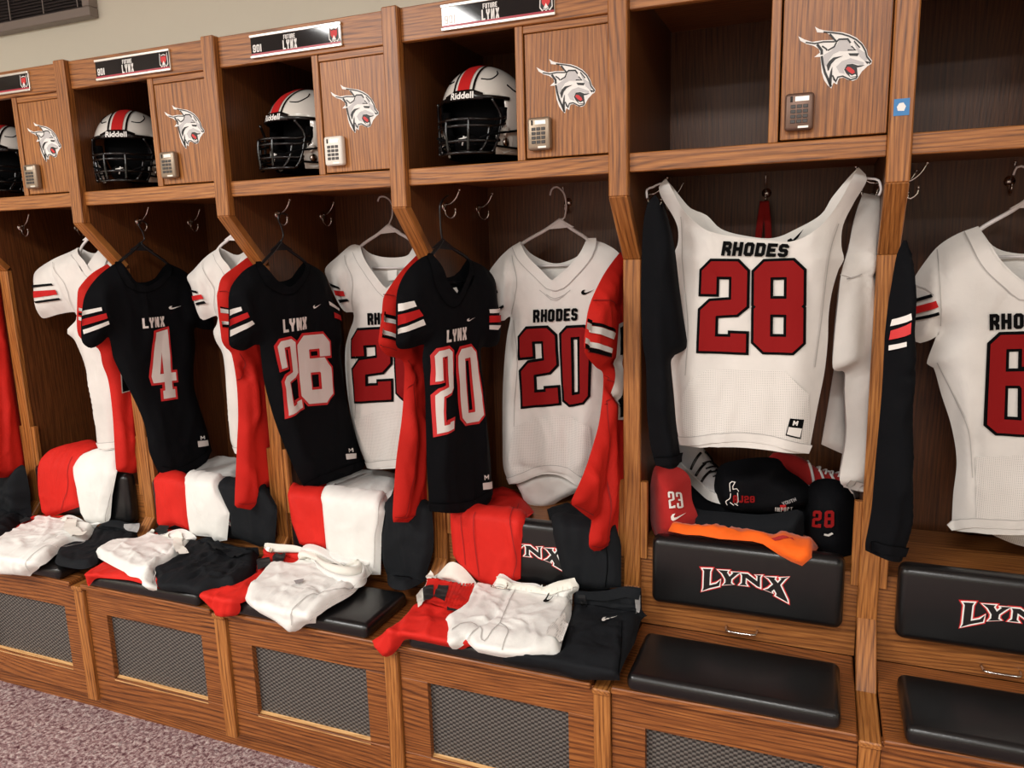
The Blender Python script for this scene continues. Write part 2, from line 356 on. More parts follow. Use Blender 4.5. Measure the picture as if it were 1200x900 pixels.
class Cloth:
    """outline paths [(px points, open)] on a surface; h() is the height of the front sheet over it"""
    def __init__(s, surf, paths, T=0.03, R=0.06, amp=0.004, ns=(16, 4), seed=0, folds=(), lift=0.0, step=0.012, smooth=True, auto=None):
        s.surf = surf; s.T, s.R, s.amp, s.ns, s.seed, s.lift = T, R, amp, ns, seed, lift
        s.poly = []; A = []; B = []
        if isinstance(paths[0][0], (int, float)): paths = [(list(paths)+[paths[0]], False)]
        for pts, op in paths:
            uv = surf.uv(pts); cor = {i for i, p in enumerate(pts) if len(p) > 2}
            closed1 = len(paths) == 1
            q = smooth_path(uv[:-1], True, {c for c in cor if c < len(uv)-1}, step) if closed1 and smooth else (smooth_path(uv, False, cor, step) if smooth else uv)
            if closed1 and smooth: q = np.vstack([q, q[:1]])
            s.poly += list(q[:-1])
            if not op: A += list(q[:-1]); B += list(q[1:])
        s.poly = np.array(s.poly); s.A = np.array(A); s.B = np.array(B)
        s.folds = []; rg = random.Random(seed*7+1); lo, hi = s.poly.min(0), s.poly.max(0)
        if auto:
            n_, a_, w_, mode = auto
            for k in range(n_):
                c0 = np.array([rg.uniform(lo[0], hi[0]), rg.uniform(lo[1], hi[1])])
                if mode == 'hang': an = math.pi/2+rg.uniform(-0.28, 0.28); ln = rg.uniform(0.08, 0.24); c0[1] = lo[1]+(hi[1]-lo[1])*rg.random()**1.6
                else: an = rg.uniform(0, math.pi); ln = rg.uniform(0.04, 0.13)
                dv = np.array([math.cos(an), math.sin(an)])*ln/2; bend = np.array([-dv[1], dv[0]])*rg.uniform(-0.35, 0.35)
                s.folds.append((np.array([c0-dv, c0-dv*0.4+bend*0.8, c0+dv*0.4+bend*0.8, c0+dv]), a_*rg.uniform(0.5, 1.0)*rg.choice((1, 1, -1)), w_*rg.uniform(0.6, 1.3)))
        for f in folds:
            uv = surf.uv(f[0]); s.folds.append((uv, f[1], f[2]))
    def h(s, uv, side=1.0):
        uv = np.asarray(uv, float); d = segdist(uv, s.A, s.B); k = np.sin(np.pi/2*np.clip(d/s.R, 0, 1)); m_ = np.clip(d/0.03, 0, 1)
        wu = 0.5*vnoise(uv[:, 0]*9, uv[:, 1]*9, s.seed+3); wv = 0.5*vnoise(uv[:, 0]*9+40, uv[:, 1]*9, s.seed+7)
        r1 = (1-np.abs(vnoise(uv[:, 0]*s.ns[0]*0.8+wu, uv[:, 1]*s.ns[1]*0.8+wv, s.seed+21)))**4; r2 = (1-np.abs(vnoise(uv[:, 0]*s.ns[0]*1.7+wu+9, uv[:, 1]*s.ns[1]*1.7+wv, s.seed+31)))**4
        n = (0.7*fbm(uv[:, 0]*s.ns[0], uv[:, 1]*s.ns[1], s.seed)+0.9*(r1-0.25)+0.45*(r2-0.25))*s.amp
        o = s.T*k + n*m_
        for uvf, a, wd in s.folds:
            dd = segdist(uv, uvf[:-1], uvf[1:]); e0 = np.linalg.norm(uv-uvf[0], axis=1); e1 = np.linalg.norm(uv-uvf[-1], axis=1); tl = np.clip(np.minimum(e0, e1)/(np.linalg.norm(uvf[-1]-uvf[0])*0.3+1e-6), 0.25, 1); a = a*tl; o = o + a*np.exp(-(dd/wd)**2)*np.clip(d/0.015, 0, 1)
        return o*side + s.lift
    def uvp(s, px):
        """point on the raised sheet that lies on the sight line of px"""
        px = np.array([p[:2] for p in px], float); tg = px.copy()
        for _ in range(4):
            uv = s.surf.uv(tg); tg = tg + 0.9*(px-project(s.surf.xyz(uv, s.h(uv)+0.003)))
        return s.surf.uv(tg)
    def hm(s, uv):
        o = s.h(uv)
        for du, dv in ((0.006, 0), (-0.006, 0), (0, 0.006), (0, -0.006)): o = np.maximum(o, s.h(uv+np.array([du, dv])))
        return o
    def sheet(s, name, mat, parent, grid=0.012):
        V, F = tess(s.poly, grid); return mk(name, s.surf.xyz(V, s.h(V)), F, mat, parent)
    def under(s, name, mat, parent, off=0.001, T=0.0, grid=0.03):
        V, F = tess(s.poly, grid); d = segdist(V, s.A, s.B); k = np.sin(np.pi/2*np.clip(d/s.R, 0, 1))
        return mk(name, s.surf.xyz(V, s.lift+off-T*k), [f[::-1] for f in F], mat, parent)
    def patch(s, name, polys, mat, parent, eps=0.0025, grid=0.009, px=True, label=None):
        gs = []
        for p in polys:
            q = s.uvp(p) if px else np.array(p, float)
            e = np.linalg.norm(np.roll(q, -1, 0)-q, axis=1); out = []
            for i in range(len(q)):
                k = max(1, int(e[i]/grid))
                for j in range(k): out.append(q[i]+(q[(i+1) % len(q)]-q[i])*j/k)
            V, F = tess(np.array(out), grid); gs.append((s.surf.xyz(V, s.hm(V)+eps), F))
        V, F = join_geo(gs); return mk(name, V, F, mat, parent, label=label)
    def strip_geo(s, L, width, eps, closed=False, ext=0.0, ds=0.008, fn=None):
        """band of given width along polyline L (in glyph or uv space; fn maps to uv)"""
        L = np.array(L, float); 
        if not closed and ext:
            a = L[0]-L[1]; L[0] = L[0]+a/np.linalg.norm(a)*ext; a = L[-1]-L[-2]; L[-1] = L[-1]+a/np.linalg.norm(a)*ext
        n = len(L); N = np.zeros_like(L)
        for i in range(n):
            e = []
            if closed or i > 0: e.append(L[i]-L[i-1])
            if closed or i < n-1: e.append(L[(i+1) % n]-L[i])
            nn = [np.array([-q[1], q[0]])/(np.linalg.norm(q)+1e-12) for q in e]; a = sum(nn); a = a/(np.linalg.norm(a)+1e-12); N[i] = a/max(0.5, a@nn[0])
        rows = []; rng = range(n if closed else n-1)
        for i in rng:
            j = (i+1) % n; k = max(1, int(round(np.linalg.norm(L[j]-L[i])/ds)))
            for q in range(k): rows.append((L[i]+(L[j]-L[i])*q/k, N[i]+(N[j]-N[i])*q/k))
        rows.append((L[0], N[0]) if closed else (L[-1], N[-1]))
        nc = 3; uv = np.array([c+nv*width*(x-0.5) for c, nv in rows for x in np.linspace(0, 1, nc)])
        if fn is not None: uv = fn(uv)
        F = [(r*nc+c, r*nc+c+1, (r+1)*nc+c+1, (r+1)*nc+c) for r in range(len(rows)-1) for c in range(nc-1)]
        return s.surf.xyz(uv, s.hm(uv)+eps), F
    def band(s, name, px, width, mat, parent, eps=0.003, isuv=False, ds=0.01, shift=0.0):
        L = np.array(px, float) if isuv else s.uvp(px); L = curve_pts(L, 0.015)
        if shift:
            T = np.gradient(L, axis=0); T /= np.linalg.norm(T, axis=1)[:, None]; L = L + np.c_[-T[:, 1], T[:, 0]]*shift
        V, F = s.strip_geo(L, width, eps, ds=ds); return mk(name, V, F, mat, parent)
    def text(s, name, txt, corners, mat, parent, t=0.2, border=None, bmat=None, eps=0.0042, px=True, gap=0.12, slant=0.0, label=None):
        """block lettering in the quad TL,TR,BR,BL"""
        Q = s.uvp(corners) if px else np.array(corners, float)
        H = (np.linalg.norm(Q[0]-Q[3])+np.linalg.norm(Q[1]-Q[2]))/2; W = (np.linalg.norm(Q[1]-Q[0])+np.linalg.norm(Q[2]-Q[3]))/2
        A = W/H; n = len(txt); wg = [0.45 if c in '1I' else 1.25 if c in 'MW' else 1.0 for c in txt]; wu = (A-gap*(n-1))/sum(wg)
        def fn(g):
            x = (g[:, 0]+slant*(g[:, 1]-0.5))/A; y = g[:, 1]; x = x[:, None]; y = y[:, None]
            return (Q[3]*(1-x)+Q[2]*x)*(1-y) + (Q[0]*(1-x)+Q[1]*x)*y
        gf = []; gb = []; x0 = 0
        if border: eps += 0.002
        for c, k in zip(txt, wg):
            wc = wu*k
            tt = min(t, 0.9*wc) if c in '1I' else min(t, (0.335 if c.isdigit() else 0.40)*wc)
            for L, cl in glyph(c, wc, tt):
                L = np.array(L, float)+np.array([x0, 0])
                gf.append(s.strip_geo(L, tt, eps, cl, 0, max(0.04, 0.007/H), fn))
                if border: gb.append(s.strip_geo(L, tt+2*border, eps-0.0034, cl, border, max(0.04, 0.007/H), fn))
            x0 += wc+gap
        V, F = join_geo(gf); o = mk(name, V, F, mat, parent, label=label)
        if border: V, F = join_geo(gb); mk(name+'_edge', V, F, bmat, parent)
        return o
def glyph(ch, w, t):
    L, R, B, T, Mm = t/2, w-t/2, t/2, 1-t/2, 0.5; c = 0.33*t; X = w/2
    loop = [(L+c, T), (R-c, T), (R, T-c), (R, B+c), (R-c, B), (L+c, B), (L, B+c), (L, T-c)]
    if ch in '0O': return [(loop, True)]
    if ch == '1' or ch == 'I': return [([(X, 1), (X, 0)], False)]
    if ch == '2': return [([(L, 0.64), (L, T-c), (L+c, T), (R-c, T), (R, T-c), (R, Mm+c*0.9), (R-c, Mm), (L+c, Mm-0.02), (L, Mm-0.02-c), (L, B), (R, B), (R, B+t*0.75)], False)]
    if ch == '3': return [([(L, 0.70), (L, T-c), (L+c, T), (R-c, T), (R, T-c), (R, Mm+c), (R-c*0.8, Mm), (R, Mm-c), (R, B+c), (R-c, B), (L+c, B), (L, B+c), (L, 0.30)], False), ([(L+c, Mm), (R-c*0.8, Mm)], False)]
    if ch == '4': return [([(w*0.64, 0.03), (w*0.64, 1-t*0.3), (w*0.42, T+t*0.1), (L*0.8, 0.34), (L*0.8+0.01, 0.30), (w, 0.30)], False), ([(w*0.38, B*0.6), (w*0.92, B*0.6)], False)]
    if ch == '6': return [([(R, 0.68), (R, T-c), (R-c, T), (L+c, T), (L, T-c), (L, B+c), (L+c, B), (R-c, B), (R, B+c), (R, Mm-c*0.4), (R-c, Mm+0.06), (L, Mm+0.06)], False)]
    if ch == '9': return [([(L, 0.32), (L, B+c), (L+c, B), (R-c, B), (R, B+c), (R, T-c), (R-c, T), (L+c, T), (L, T-c), (L, Mm+c*0.4), (L+c, Mm-0.06), (R, Mm-0.06)], False)]
    if ch == '8':
        u = Mm+0.005
        return [([(L+c, T), (R-c, T), (R, T-c), (R, u+c), (R-c, u), (L+c, u), (L, u+c), (L, T-c)], True), ([(R-c, u), (R, u-c), (R, B+c), (R-c, B), (L+c, B), (L, B+c), (L, u-c), (L+c, u)], False)]
    if ch == 'R': return [([(L, 0), (L, T), (R-c, T), (R, T-c), (R, Mm+c), (R-c, Mm-0.02), (L, Mm-0.02)], False), ([(X, Mm), (R, 0.26), (R, 0)], False)]
    if ch == 'H': return [([(L, 0), (L, 1)], False), ([(R, 0), (R, 1)], False), ([(L, Mm), (R, Mm)], False)]
    if ch == 'D': return [([(L, B), (L, T), (R-c, T), (R, T-c), (R, B+c), (R-c, B)], True)]
    if ch == 'E': return [([(w, T), (L, T), (L, B), (w, B)], False), ([(L, Mm), (w*0.85, Mm)], False)]
    if ch == 'F': return [([(w, T), (L, T), (L, 0)], False), ([(L, Mm), (w*0.85, Mm)], False)]
    if ch == 'S': return [([(R, 0.70), (R, T-c), (R-c, T), (L+c, T), (L, T-c), (L, Mm+c), (L+c, Mm), (R-c, Mm), (R, Mm-c), (R, B+c), (R-c, B), (L+c, B), (L, B+c), (L, 0.30)], False)]
    if ch == 'L': return [([(L, 1), (L, B), (w, B)], False)]
    if ch == 'Y': return [([(L, 1), (L, 0.72), (X, 0.42), (X, 0)], False), ([(R, 1), (R, 0.72), (X, 0.42)], False)]
    if ch == 'N': return [([(L, 0), (L, 1)], False), ([(R, 0), (R, 1)], False), ([(L, 0.98), (R, 0.02)], False)]
    if ch == 'X': return [([(L, 1), (L+0.03, 0.8), (R-0.03, 0.2), (R, 0)], False), ([(R, 1), (R-0.03, 0.8), (L+0.03, 0.2), (L, 0)], False)]
    if ch == 'U': return [([(L, 1), (L, B+c), (L+c, B), (R-c, B), (R, B+c), (R, 1)], False)]
    if ch == 'T': return [([(0, T), (w, T)], False), ([(X, T), (X, 0)], False)]
    if ch == 'M': return [([(L, 0), (L, 1)], False), ([(R, 0), (R, 1)], False), ([(L, 0.95), (X, 0.4), (R, 0.95)], False)]
    if ch == 'A': return [([(L, 0), (L, T-c), (L+c, T), (R-c, T), (R, T-c), (R, 0)], False), ([(L, 0.42), (R, 0.42)], False)]
    if ch == 'J': return [([(R, 1), (R, B+c), (R-c, B), (L+c, B), (L, B+c), (L, 0.3)], False)]
    if ch == 'P': return [([(L, 0), (L, T), (R-c, T), (R, T-c), (R, Mm+c), (R-c, Mm-0.02), (L, Mm-0.02)], False)]
    if ch == 'C': return [([(R, 0.70), (R, T-c), (R-c, T), (L+c, T), (L, T-c), (L, B+c), (L+c, B), (R-c, B), (R, B+c), (R, 0.30)], False)]
    if ch == 'G': return [([(R, 0.70), (R, T-c), (R-c, T), (L+c, T), (L, T-c), (L, B+c), (L+c, B), (R-c, B), (R, B+c), (R, 0.45), (X, 0.45)], False)]
    return []
class Flat(Cloth):
    def __init__(s, surf): s.surf = surf
    def h(s, uv, side=1.0): return np.zeros(len(uv))
    def hm(s, uv): return np.zeros(len(uv))
    def uvp(s, px): return s.surf.uv(px)
SWOOSH = [(0.0, 0.42), (0.03, 0.16), (0.16, 0.02), (0.32, 0.06), (1.0, 0.98), (0.4, 0.36), (0.24, 0.34), (0.2, 0.5), (0.3, 0.78), (0.1, 0.66)]
def swoosh(c, TL, TR, BR, BL, mat, parent, eps=0.003):
    q = []
    for x, y in SWOOSH:
        y = y if y < 0.97 else 0.97
        q.append(((BL[0]*(1-x)+BR[0]*x)*(1-y)+(TL[0]*(1-x)+TR[0]*x)*y, (BL[1]*(1-x)+BR[1]*x)*(1-y)+(TL[1]*(1-x)+TR[1]*x)*y))
    c.patch('logo', [q], mat, parent, eps, 0.006)
# ------------------------------------------------------------------ room shell
def struct(name, *a, mat):
    o = box(name, *a, mat, None, 0); o['kind'] = 'structure'; return o
struct('floor', -6.2, 4.2, -7.2, 0.7, -0.05, 0.0, mat='carpet')
struct('ceiling', -6.2, 4.2, -7.2, 0.7, CEIL, CEIL+0.05, mat='ceil')
struct('wall_back', -6.2, 4.2, 0.60, 0.7, 0, CEIL, mat='wall')
struct('wall_left', -6.2, -6.1, -7.1, 0.6, 0, CEIL, mat='wall')
struct('wall_right', 4.1, 4.2, -7.1, 0.6, 0, CEIL, mat='wall')
struct('wall_front', -6.2, 4.2, -7.2, -7.1, 0, CEIL, mat='wall')
wn = bpy.data.objects.new('window_1', None); COL.objects.link(wn); wn.location = (-2.95, 0.6, 2.54); wn['kind'] = 'structure'
bm = bmesh.new()
for a in ((-3.62, -2.30, 0.555, 0.60, 2.535, 2.572), (-3.62, -2.30, 0.555, 0.60, 2.99, 3.03), (-2.337, -2.30, 0.555, 0.60, 2.572, 2.99), (-3.62, -3.583, 0.555, 0.60, 2.572, 2.99)): box_bm(bm, *a, 0.003)
from_bm('window_frame', bm, 'steel', wn)
box('window_pane', -3.583, -2.337, 0.590, 0.598, 2.572, 2.99, 'glass_dark', wn, 0)
bm = bmesh.new()
for k in range(34):
    z = 2.577+k*0.0122
    r = bmesh.ops.create_cube(bm, size=1.0)
    for v in r['verts']:
        yy, zz = v.co.y*0.022, v.co.z*0.0008; a = math.radians(52)
        v.co = Vector((-2.96+v.co.x*1.236, 0.575+yy*math.cos(a)-zz*math.sin(a), z+0.006+yy*math.sin(a)+zz*math.cos(a)))
o = from_bm('blind_slats', bm, 'slat', wn); o['kind'] = 'stuff'
for x in (-2.365, -2.56, -2.76, -2.98, -3.2, -3.42): tube('ladder_cord', [(x, 0.560, 2.576), (x, 0.560, 2.985)], 0.0025, 'cord', wn, n=6, smooth=False)
# ------------------------------------------------------------------ lockers
P = 0.61; HW = 0.0235
LOCK = thing('locker', 'x', 'locker')
def divider(L, x, hooks=True):
    box('upper_stile', x-HW, x+HW, 0, 0.03, 1.695, 2.208, 'oak_z', L, 0.003)
    prism_x('angled_trim', [(0, 1.695), (0.146, 1.54), (0.164, 1.555), (0.03, 1.697)], x-HW, x+HW, 'oak_yz', L, 0.002)
    box('recessed_stile', x-HW, x+HW, 0.146, 0.166, 0.615, 1.541, 'oak_z', L, 0.002)
    prism_x('arm_slope', [(0.146, 0.623), (0.015, 0.483), (0.03, 0.472), (0.166, 0.615)], x-HW, x+HW, 'oak_yz', L, 0.002)
    box('arm_cap', x-HW, x+HW, -0.187, 0.022, 0.475, 0.491, 'oak_y', L, 0.003)
    box('lower_stile', x-HW+0.002, x+HW-0.002, -0.18, -0.16, 0.066, 0.475, 'oak_z', L, 0.002)
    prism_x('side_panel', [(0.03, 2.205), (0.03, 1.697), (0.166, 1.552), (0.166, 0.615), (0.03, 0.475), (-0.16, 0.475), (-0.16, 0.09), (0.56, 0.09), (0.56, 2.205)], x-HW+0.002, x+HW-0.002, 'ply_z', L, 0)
def hook(L, p, d):
    p = np.array(p); d = np.array(d, float); up = np.array([0, 0, 1.0]); q = np.cross(d, up)
    g = [tube_geo([p+up*0.022, p-up*0.022], 0.010, 8, False, flat=0.3) if False else tube_geo([p, p+d*0.004], 0.014, 12, False)]
    g.append(tube_geo([p+d*0.004+up*0.005, p+d*0.022+up*0.006, p+d*0.042+up*0.022, p+d*0.055+up*0.045], 0.0028, 7))
    g.append(tube_geo([p+d*0.004-up*0.006, p+d*0.008-up*0.026, p+d*0.024-up*0.036, p+d*0.038-up*0.024, p+d*0.039-up*0.012], 0.0028, 7))
    for e in (p+d*0.055+up*0.045, p+d*0.039-up*0.010):
        g.append(tube_geo([e-up*0.003, e+up*0.003], 0.0042, 8, False))
    V, F = join_geo(g); mk('coat_hook', V, F, 'chrome', L)
divider(LOCK, 0.0)
L = LOCK; x0, x1 = HW, P-HW
hook(L, (x0-0.002, 0.226, 1.705), (1, 0, 0)); hook(L, (x0-0.002, 0.470, 1.705), (1, 0, 0)); hook(L, (x1+0.002, 0.226, 1.705), (-1, 0, 0))
hook(L, (0.305, 0.559, 1.715), (0, -1, 0))
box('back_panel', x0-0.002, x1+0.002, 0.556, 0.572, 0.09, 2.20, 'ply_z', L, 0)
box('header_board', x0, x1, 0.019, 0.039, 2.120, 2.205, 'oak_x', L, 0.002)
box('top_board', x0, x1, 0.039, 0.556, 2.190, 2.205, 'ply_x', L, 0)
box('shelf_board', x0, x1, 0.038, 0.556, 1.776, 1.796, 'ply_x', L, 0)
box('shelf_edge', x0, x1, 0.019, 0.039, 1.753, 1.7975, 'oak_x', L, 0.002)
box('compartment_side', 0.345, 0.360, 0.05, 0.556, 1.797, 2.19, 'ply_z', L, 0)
box('compartment_stile', 0.342, 0.363, 0.024, 0.050, 1.7975, 2.120, 'oak_z', L, 0.0015)
box('compartment_rail', 0.363, x1, 0.027, 0.048, 2.1015, 2.120, 'oak_x', L, 0.0015)
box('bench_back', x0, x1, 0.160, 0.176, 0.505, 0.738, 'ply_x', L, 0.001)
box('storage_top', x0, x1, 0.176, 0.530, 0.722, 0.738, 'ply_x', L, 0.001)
box('seat_lid', x0+0.003, x1-0.003, -0.190, 0.160, 0.487, 0.505, 'front_x', L, 0.003)
box('top_rail', x0, x1, -0.168, -0.148, 0.397, 0.487, 'front_x', L, 0.0006)
box('bottom_rail', x0, x1, -0.168, -0.148, 0.075, 0.164, 'front_x', L, 0.0006)
box('bench_stile', x0, 0.108, -0.168, -0.148, 0.164, 0.397, 'front_x', L, 0.0006)
box('bench_stile', 0.518, x1, -0.168, -0.148, 0.164, 0.397, 'front_x', L, 0.0006)
prism_x('opening_sill', [(-0.1686, 0.157), (-0.1686, 0.160), (-0.150, 0.1685), (-0.150, 0.157)], 0.108, 0.518, 'raw_oak', L, 0)
box('grille', 0.105, 0.521, -0.150, -0.147, 0.160, 0.400, 'grille', L, 0)
box('bench_base', x0, x1, -0.146, 0.55, 0.08, 0.10, 'dark_gap', L, 0)
box('toe_kick', -HW, P-HW, -0.132, -0.118, 0.0, 0.08, 'front_x', L, 0)
for xa, xb in ((HW, HW+0.019), (P-HW-0.019, P-HW)): box('side_cleat', xa, xb, 0.150, 0.168, 0.705, 0.93, 'oak_z', L, 0.0015)
tube('pull_handle', [(0.262, 0.159, 0.535), (0.264, 0.138, 0.535), (0.275, 0.130, 0.535), (0.331, 0.130, 0.535), (0.342, 0.138, 0.535), (0.344, 0.159, 0.535)], 0.0035, 'chrome', L)
cu = box('back_cushion', 0.063, 0.553, 0.106, 0.161, 0.595, 0.790, 'vinyl', L, 0.022, 5, True)
box('seat_cushion', 0.066, 0.549, -0.196, 0.036, 0.5055, 0.552, 'vinyl', L, 0.018, 5, True)
fl = Flat(Plane((0, 0.1055, 0), 0))
zz = lambda pts: [(810+x/9.23, 650+y/9.23) for x, y in pts]
LY = [[(125,150),(218,153),(205,180),(198,328),(275,310),(318,268),(302,335),(190,362),(118,390),(133,360),(140,175)],
      [(290,162),(400,172),(387,190),(415,235),(455,198),(442,186),(533,190),(495,212),(435,262),(430,305),(455,318),(345,325),(370,300),(372,262),(335,200)],
      [(540,200),(610,205),(715,285),(718,228),(692,216),(762,222),(745,240),(745,352),(715,340),(592,247),(587,310),(605,332),(520,325),(548,305),(552,225)],
      [(790,232),(910,245),(900,262),(937,305),(975,262),(962,250),(1058,238),(1015,262),(962,325),(1040,490),(1045,515),(915,440),(925,420),(897,372),(868,395),(880,412),(790,375),(832,365),(887,318),(837,255)]]
def offset(q, d):
    q = np.array(q, float); n = len(q); out = []
    ar = 0.5*sum(q[i-1][0]*q[i][1]-q[i][0]*q[i-1][1] for i in range(n)); sg = 1 if ar > 0 else -1
    for i in range(n):
        a, b_ = q[i]-q[i-1], q[(i+1) % n]-q[i]; na = np.array([a[1], -a[0]])/np.linalg.norm(a)*sg; nb = np.array([b_[1], -b_[0]])/np.linalg.norm(b_)*sg
        mm = na+nb; k = mm@na
        mm = mm/max(k, 0.55) if np.linalg.norm(mm) > 1e-6 else na
        out.append(q[i]+mm*d)
    return np.array(out)
uvL = [fl.surf.uv(zz(q)) for q in LY]
kk = 0.49/2050.0
def flatpoly(name, polys, mat, parent, eps):
    V, F = [], []
    for q in polys:
        q = np.array(q, float)
        r = delaunay_2d_cdt([Vector(p) for p in q.tolist()], [], [list(range(len(q)))], 1, 1e-7)
        o_ = len(V); V += [fl.surf.xyz(np.array([tuple(v)]), [eps])[0] for v in r[0]]; F += [[i+o_ for i in f] for f in r[2]]
    return mk(name, V, F, mat, parent, False)
flatpoly('lettering_outline', [offset(q, 0.0060) for q in uvL], 'bright_red', cu, 0.0006)
flatpoly('lettering_border', [offset(q, 0.0034) for q in uvL], 'print_white', cu, 0.0012)
flatpoly('lettering', uvL, 'print_black', cu, 0.0018)
# compartment door with the wildcat sticker
dr = box('compartment_door', 0.367, 0.5845, 0.026, 0.045, 1.802, 2.0995, 'oak_z', L, 0.0015)
fl = Flat(Plane((0, 0.0258, 0), 0)); zc = lambda pts: [(930+x/12, 25+y/12) for x, y in pts]
SIL = [(300,75),(360,110),(430,128),(560,145),(690,155),(790,185),(890,235),(970,310),(1025,400),(1045,480),(1105,555),(1092,600),(1040,630),(1000,670),(960,705),(930,755),(890,815),(830,838),(760,822),(700,792),(640,802),(620,850),(612,890),(562,862),(530,945),(480,900),(430,830),(395,720),(385,600),(375,500),(290,505),(370,440),(355,390),(280,345),(180,320),(95,275),(65,210),(150,255),(260,290),(400,268),(560,262),(520,200),(470,165),(330,155)]
flatpoly('sticker_sheet', [fl.surf.uv(zc(SIL))], 'print_white', dr, 0.0006)
GRY = [[(430,470),(520,420),(610,330),(640,270),(750,265),(800,330),(830,400),(760,420),(640,420),(560,460),(500,540),(460,640),(430,600),(415,520)], [(850,300),(930,400),(1000,440),(1040,540),(1000,560),(930,500),(900,430)], [(600,640),(680,560),(800,520),(900,550),(990,580),(980,620),(830,590),(750,600),(700,680),(720,740),(640,720)]]
flatpoly('sticker_grey', [fl.surf.uv(zc(q)) for q in GRY], 'pale', dr, 0.0010)
BLK = [[(480,700),(465,620),(500,560),(560,510),(700,485),(590,535),(530,600),(495,690)], [(710,680),(750,608),(830,598),(900,622),(1000,618),(940,642),(890,652),(895,700),(900,770),(880,785),(800,792),(740,735)], [(1000,558),(1065,570),(1035,605)], [(770,450),(920,450),(900,490),(790,485)], [(490,830),(520,700),(545,640),(540,780),(528,930),(505,905)], [(545,755),(600,850),(560,830)]]
flatpoly('sticker_black', [fl.surf.uv(zc(q)) for q in BLK], 'print_black', dr, 0.0014)
ST = [([(170,298),(300,315),(420,290),(580,288)], 14), ([(602,300),(570,360),(480,410)], 15), ([(330,325),(395,410),(395,470)], 26), ([(400,350),(460,390),(468,412)], 15), ([(420,152),(560,163),(680,180),(780,210),(880,260),(960,330),(1010,420),(1030,500),(1085,568),(1060,595)], 15), ([(510,180),(560,240),(605,292)], 18), ([(600,290),(640,255),(760,250),(800,305)], 17), ([(760,405),(868,405),(812,350)], 13), ([(850,280),(930,372)], 13), ([(395,490),(410,600),(440,720),(490,830),(525,920)], 24), ([(545,760),(592,848),(622,785),(690,772),(800,822),(880,802),(897,768)], 14)]
g = []
for L_, wd in ST: g.append(fl.strip_geo(fl.surf.uv(zc(L_)), wd*0.0002, 0.0014, ds=0.02))
V, F = join_geo(g); mk('sticker_line', V, F, 'print_black', dr, False)
flatpoly('sticker_tongue', [fl.surf.uv(zc([(735,670),(760,640),(800,650),(850,690),(862,722),(825,742),(770,708)]))], 'bright_red', dr, 0.0018)
flatpoly('sticker_teeth', [fl.surf.uv(zc(q)) for q in ([(905,652),(950,642),(930,702)], [(780,745),(820,765),(870,745),(882,772),(800,785)])], 'print_white', dr, 0.0018)
# keypad lock
kp = box('keypad_lock', 0.377, 0.437, 0.004, 0.026, 1.819, 1.898, 'lock_body', LOCK, 0.007, 3, True)
for r in range(4):
    for c in range(3): box('button', 0.389+c*0.0128, 0.3995+c*0.0128, 0.0025, 0.005, 1.873-r*0.0105-0.0075, 1.873-r*0.0105, 'lock_key', kp, 0.0008)
box('lock_window', 0.388, 0.393, 0.003, 0.005, 1.879, 1.891, 'gloss_black', kp, 0.0005)
box('lock_label', 0.398, 0.427, 0.0033, 0.005, 1.880, 1.890, 'alu', kp, 0.0003); box('lock_script', 0.405, 0.427, 0.0033, 0.005, 1.823, 1.828, 'alu', kp, 0.0003)
# nameplate
npl = box('nameplate', 0.148, 0.452, 0.013, 0.0195, 2.132, 2.192, 'alu', LOCK, 0.001)
box('nameplate_rail', 0.146, 0.454, 0.010, 0.016, 2.186, 2.193, 'alu', npl, 0.001); box('nameplate_rail', 0.146, 0.454, 0.010, 0.016, 2.131, 2.138, 'alu', npl, 0.001)
box('nameplate_insert', 0.149, 0.451, 0.0118, 0.0135, 2.138, 2.186, 'plate_black', npl, 0)
box('nameplate_line', 0.149, 0.451, 0.0112, 0.0125, 2.138, 2.143, 'plate_red', npl, 0)
fl = Flat(Plane((0, 0.0117, 0), 0)); rc = lambda a, b_, c_, d_: [(a, d_), (b_, d_), (b_, c_), (a, c_)]
fl.text('lettering', '901', rc(0.156, 0.186, 2.146, 2.166), 'print_white', npl, 0.24, px=False, eps=0.0006)
fl.text('lettering', 'FUTURE', rc(0.264, 0.303, 2.169, 2.181), 'print_white', npl, 0.22, px=False, eps=0.0006)
fl.text('lettering', 'LYNX', rc(0.260, 0.308, 2.1425, 2.167), 'print_white', npl, 0.24, px=False, eps=0.0006)
EM = [(0.05, 1), (0.22, 0.86), (0.5, 0.92), (0.78, 0.86), (0.95, 1), (0.98, 0.6), (1, 0.3), (0.8, 0.12), (0.62, 0.2), (0.5, 0.1), (0.38, 0.2), (0.2, 0.12), (0, 0.3), (0.02, 0.6)]
e2 = lambda q, k: [(0.415+0.016+(x-0.5)*0.034*k, 2.1625+(y-0.55)*0.046*k) for x, y in q]
flatpoly('emblem_edge', [e2(EM, 1.0)], 'print_white', npl, 0.0005); flatpoly('emblem_mask', [e2(EM, 0.86)], 'print_black', npl, 0.0008)
flatpoly('emblem_face', [e2([(0.1, 0.95), (0.25, 0.8), (0.5, 0.86), (0.75, 0.8), (0.9, 0.95), (0.88, 0.5), (0.66, 0.3), (0.34, 0.3), (0.12, 0.5)], 0.8)], 'bright_red', npl, 0.0011)
flatpoly('emblem_muzzle', [e2([(0.4, 0.36), (0.5, 0.5), (0.6, 0.36), (0.75, 0.2), (0.6, 0.24), (0.5, 0.16), (0.4, 0.24), (0.25, 0.2)], 0.9)], 'print_white', npl, 0.0014)
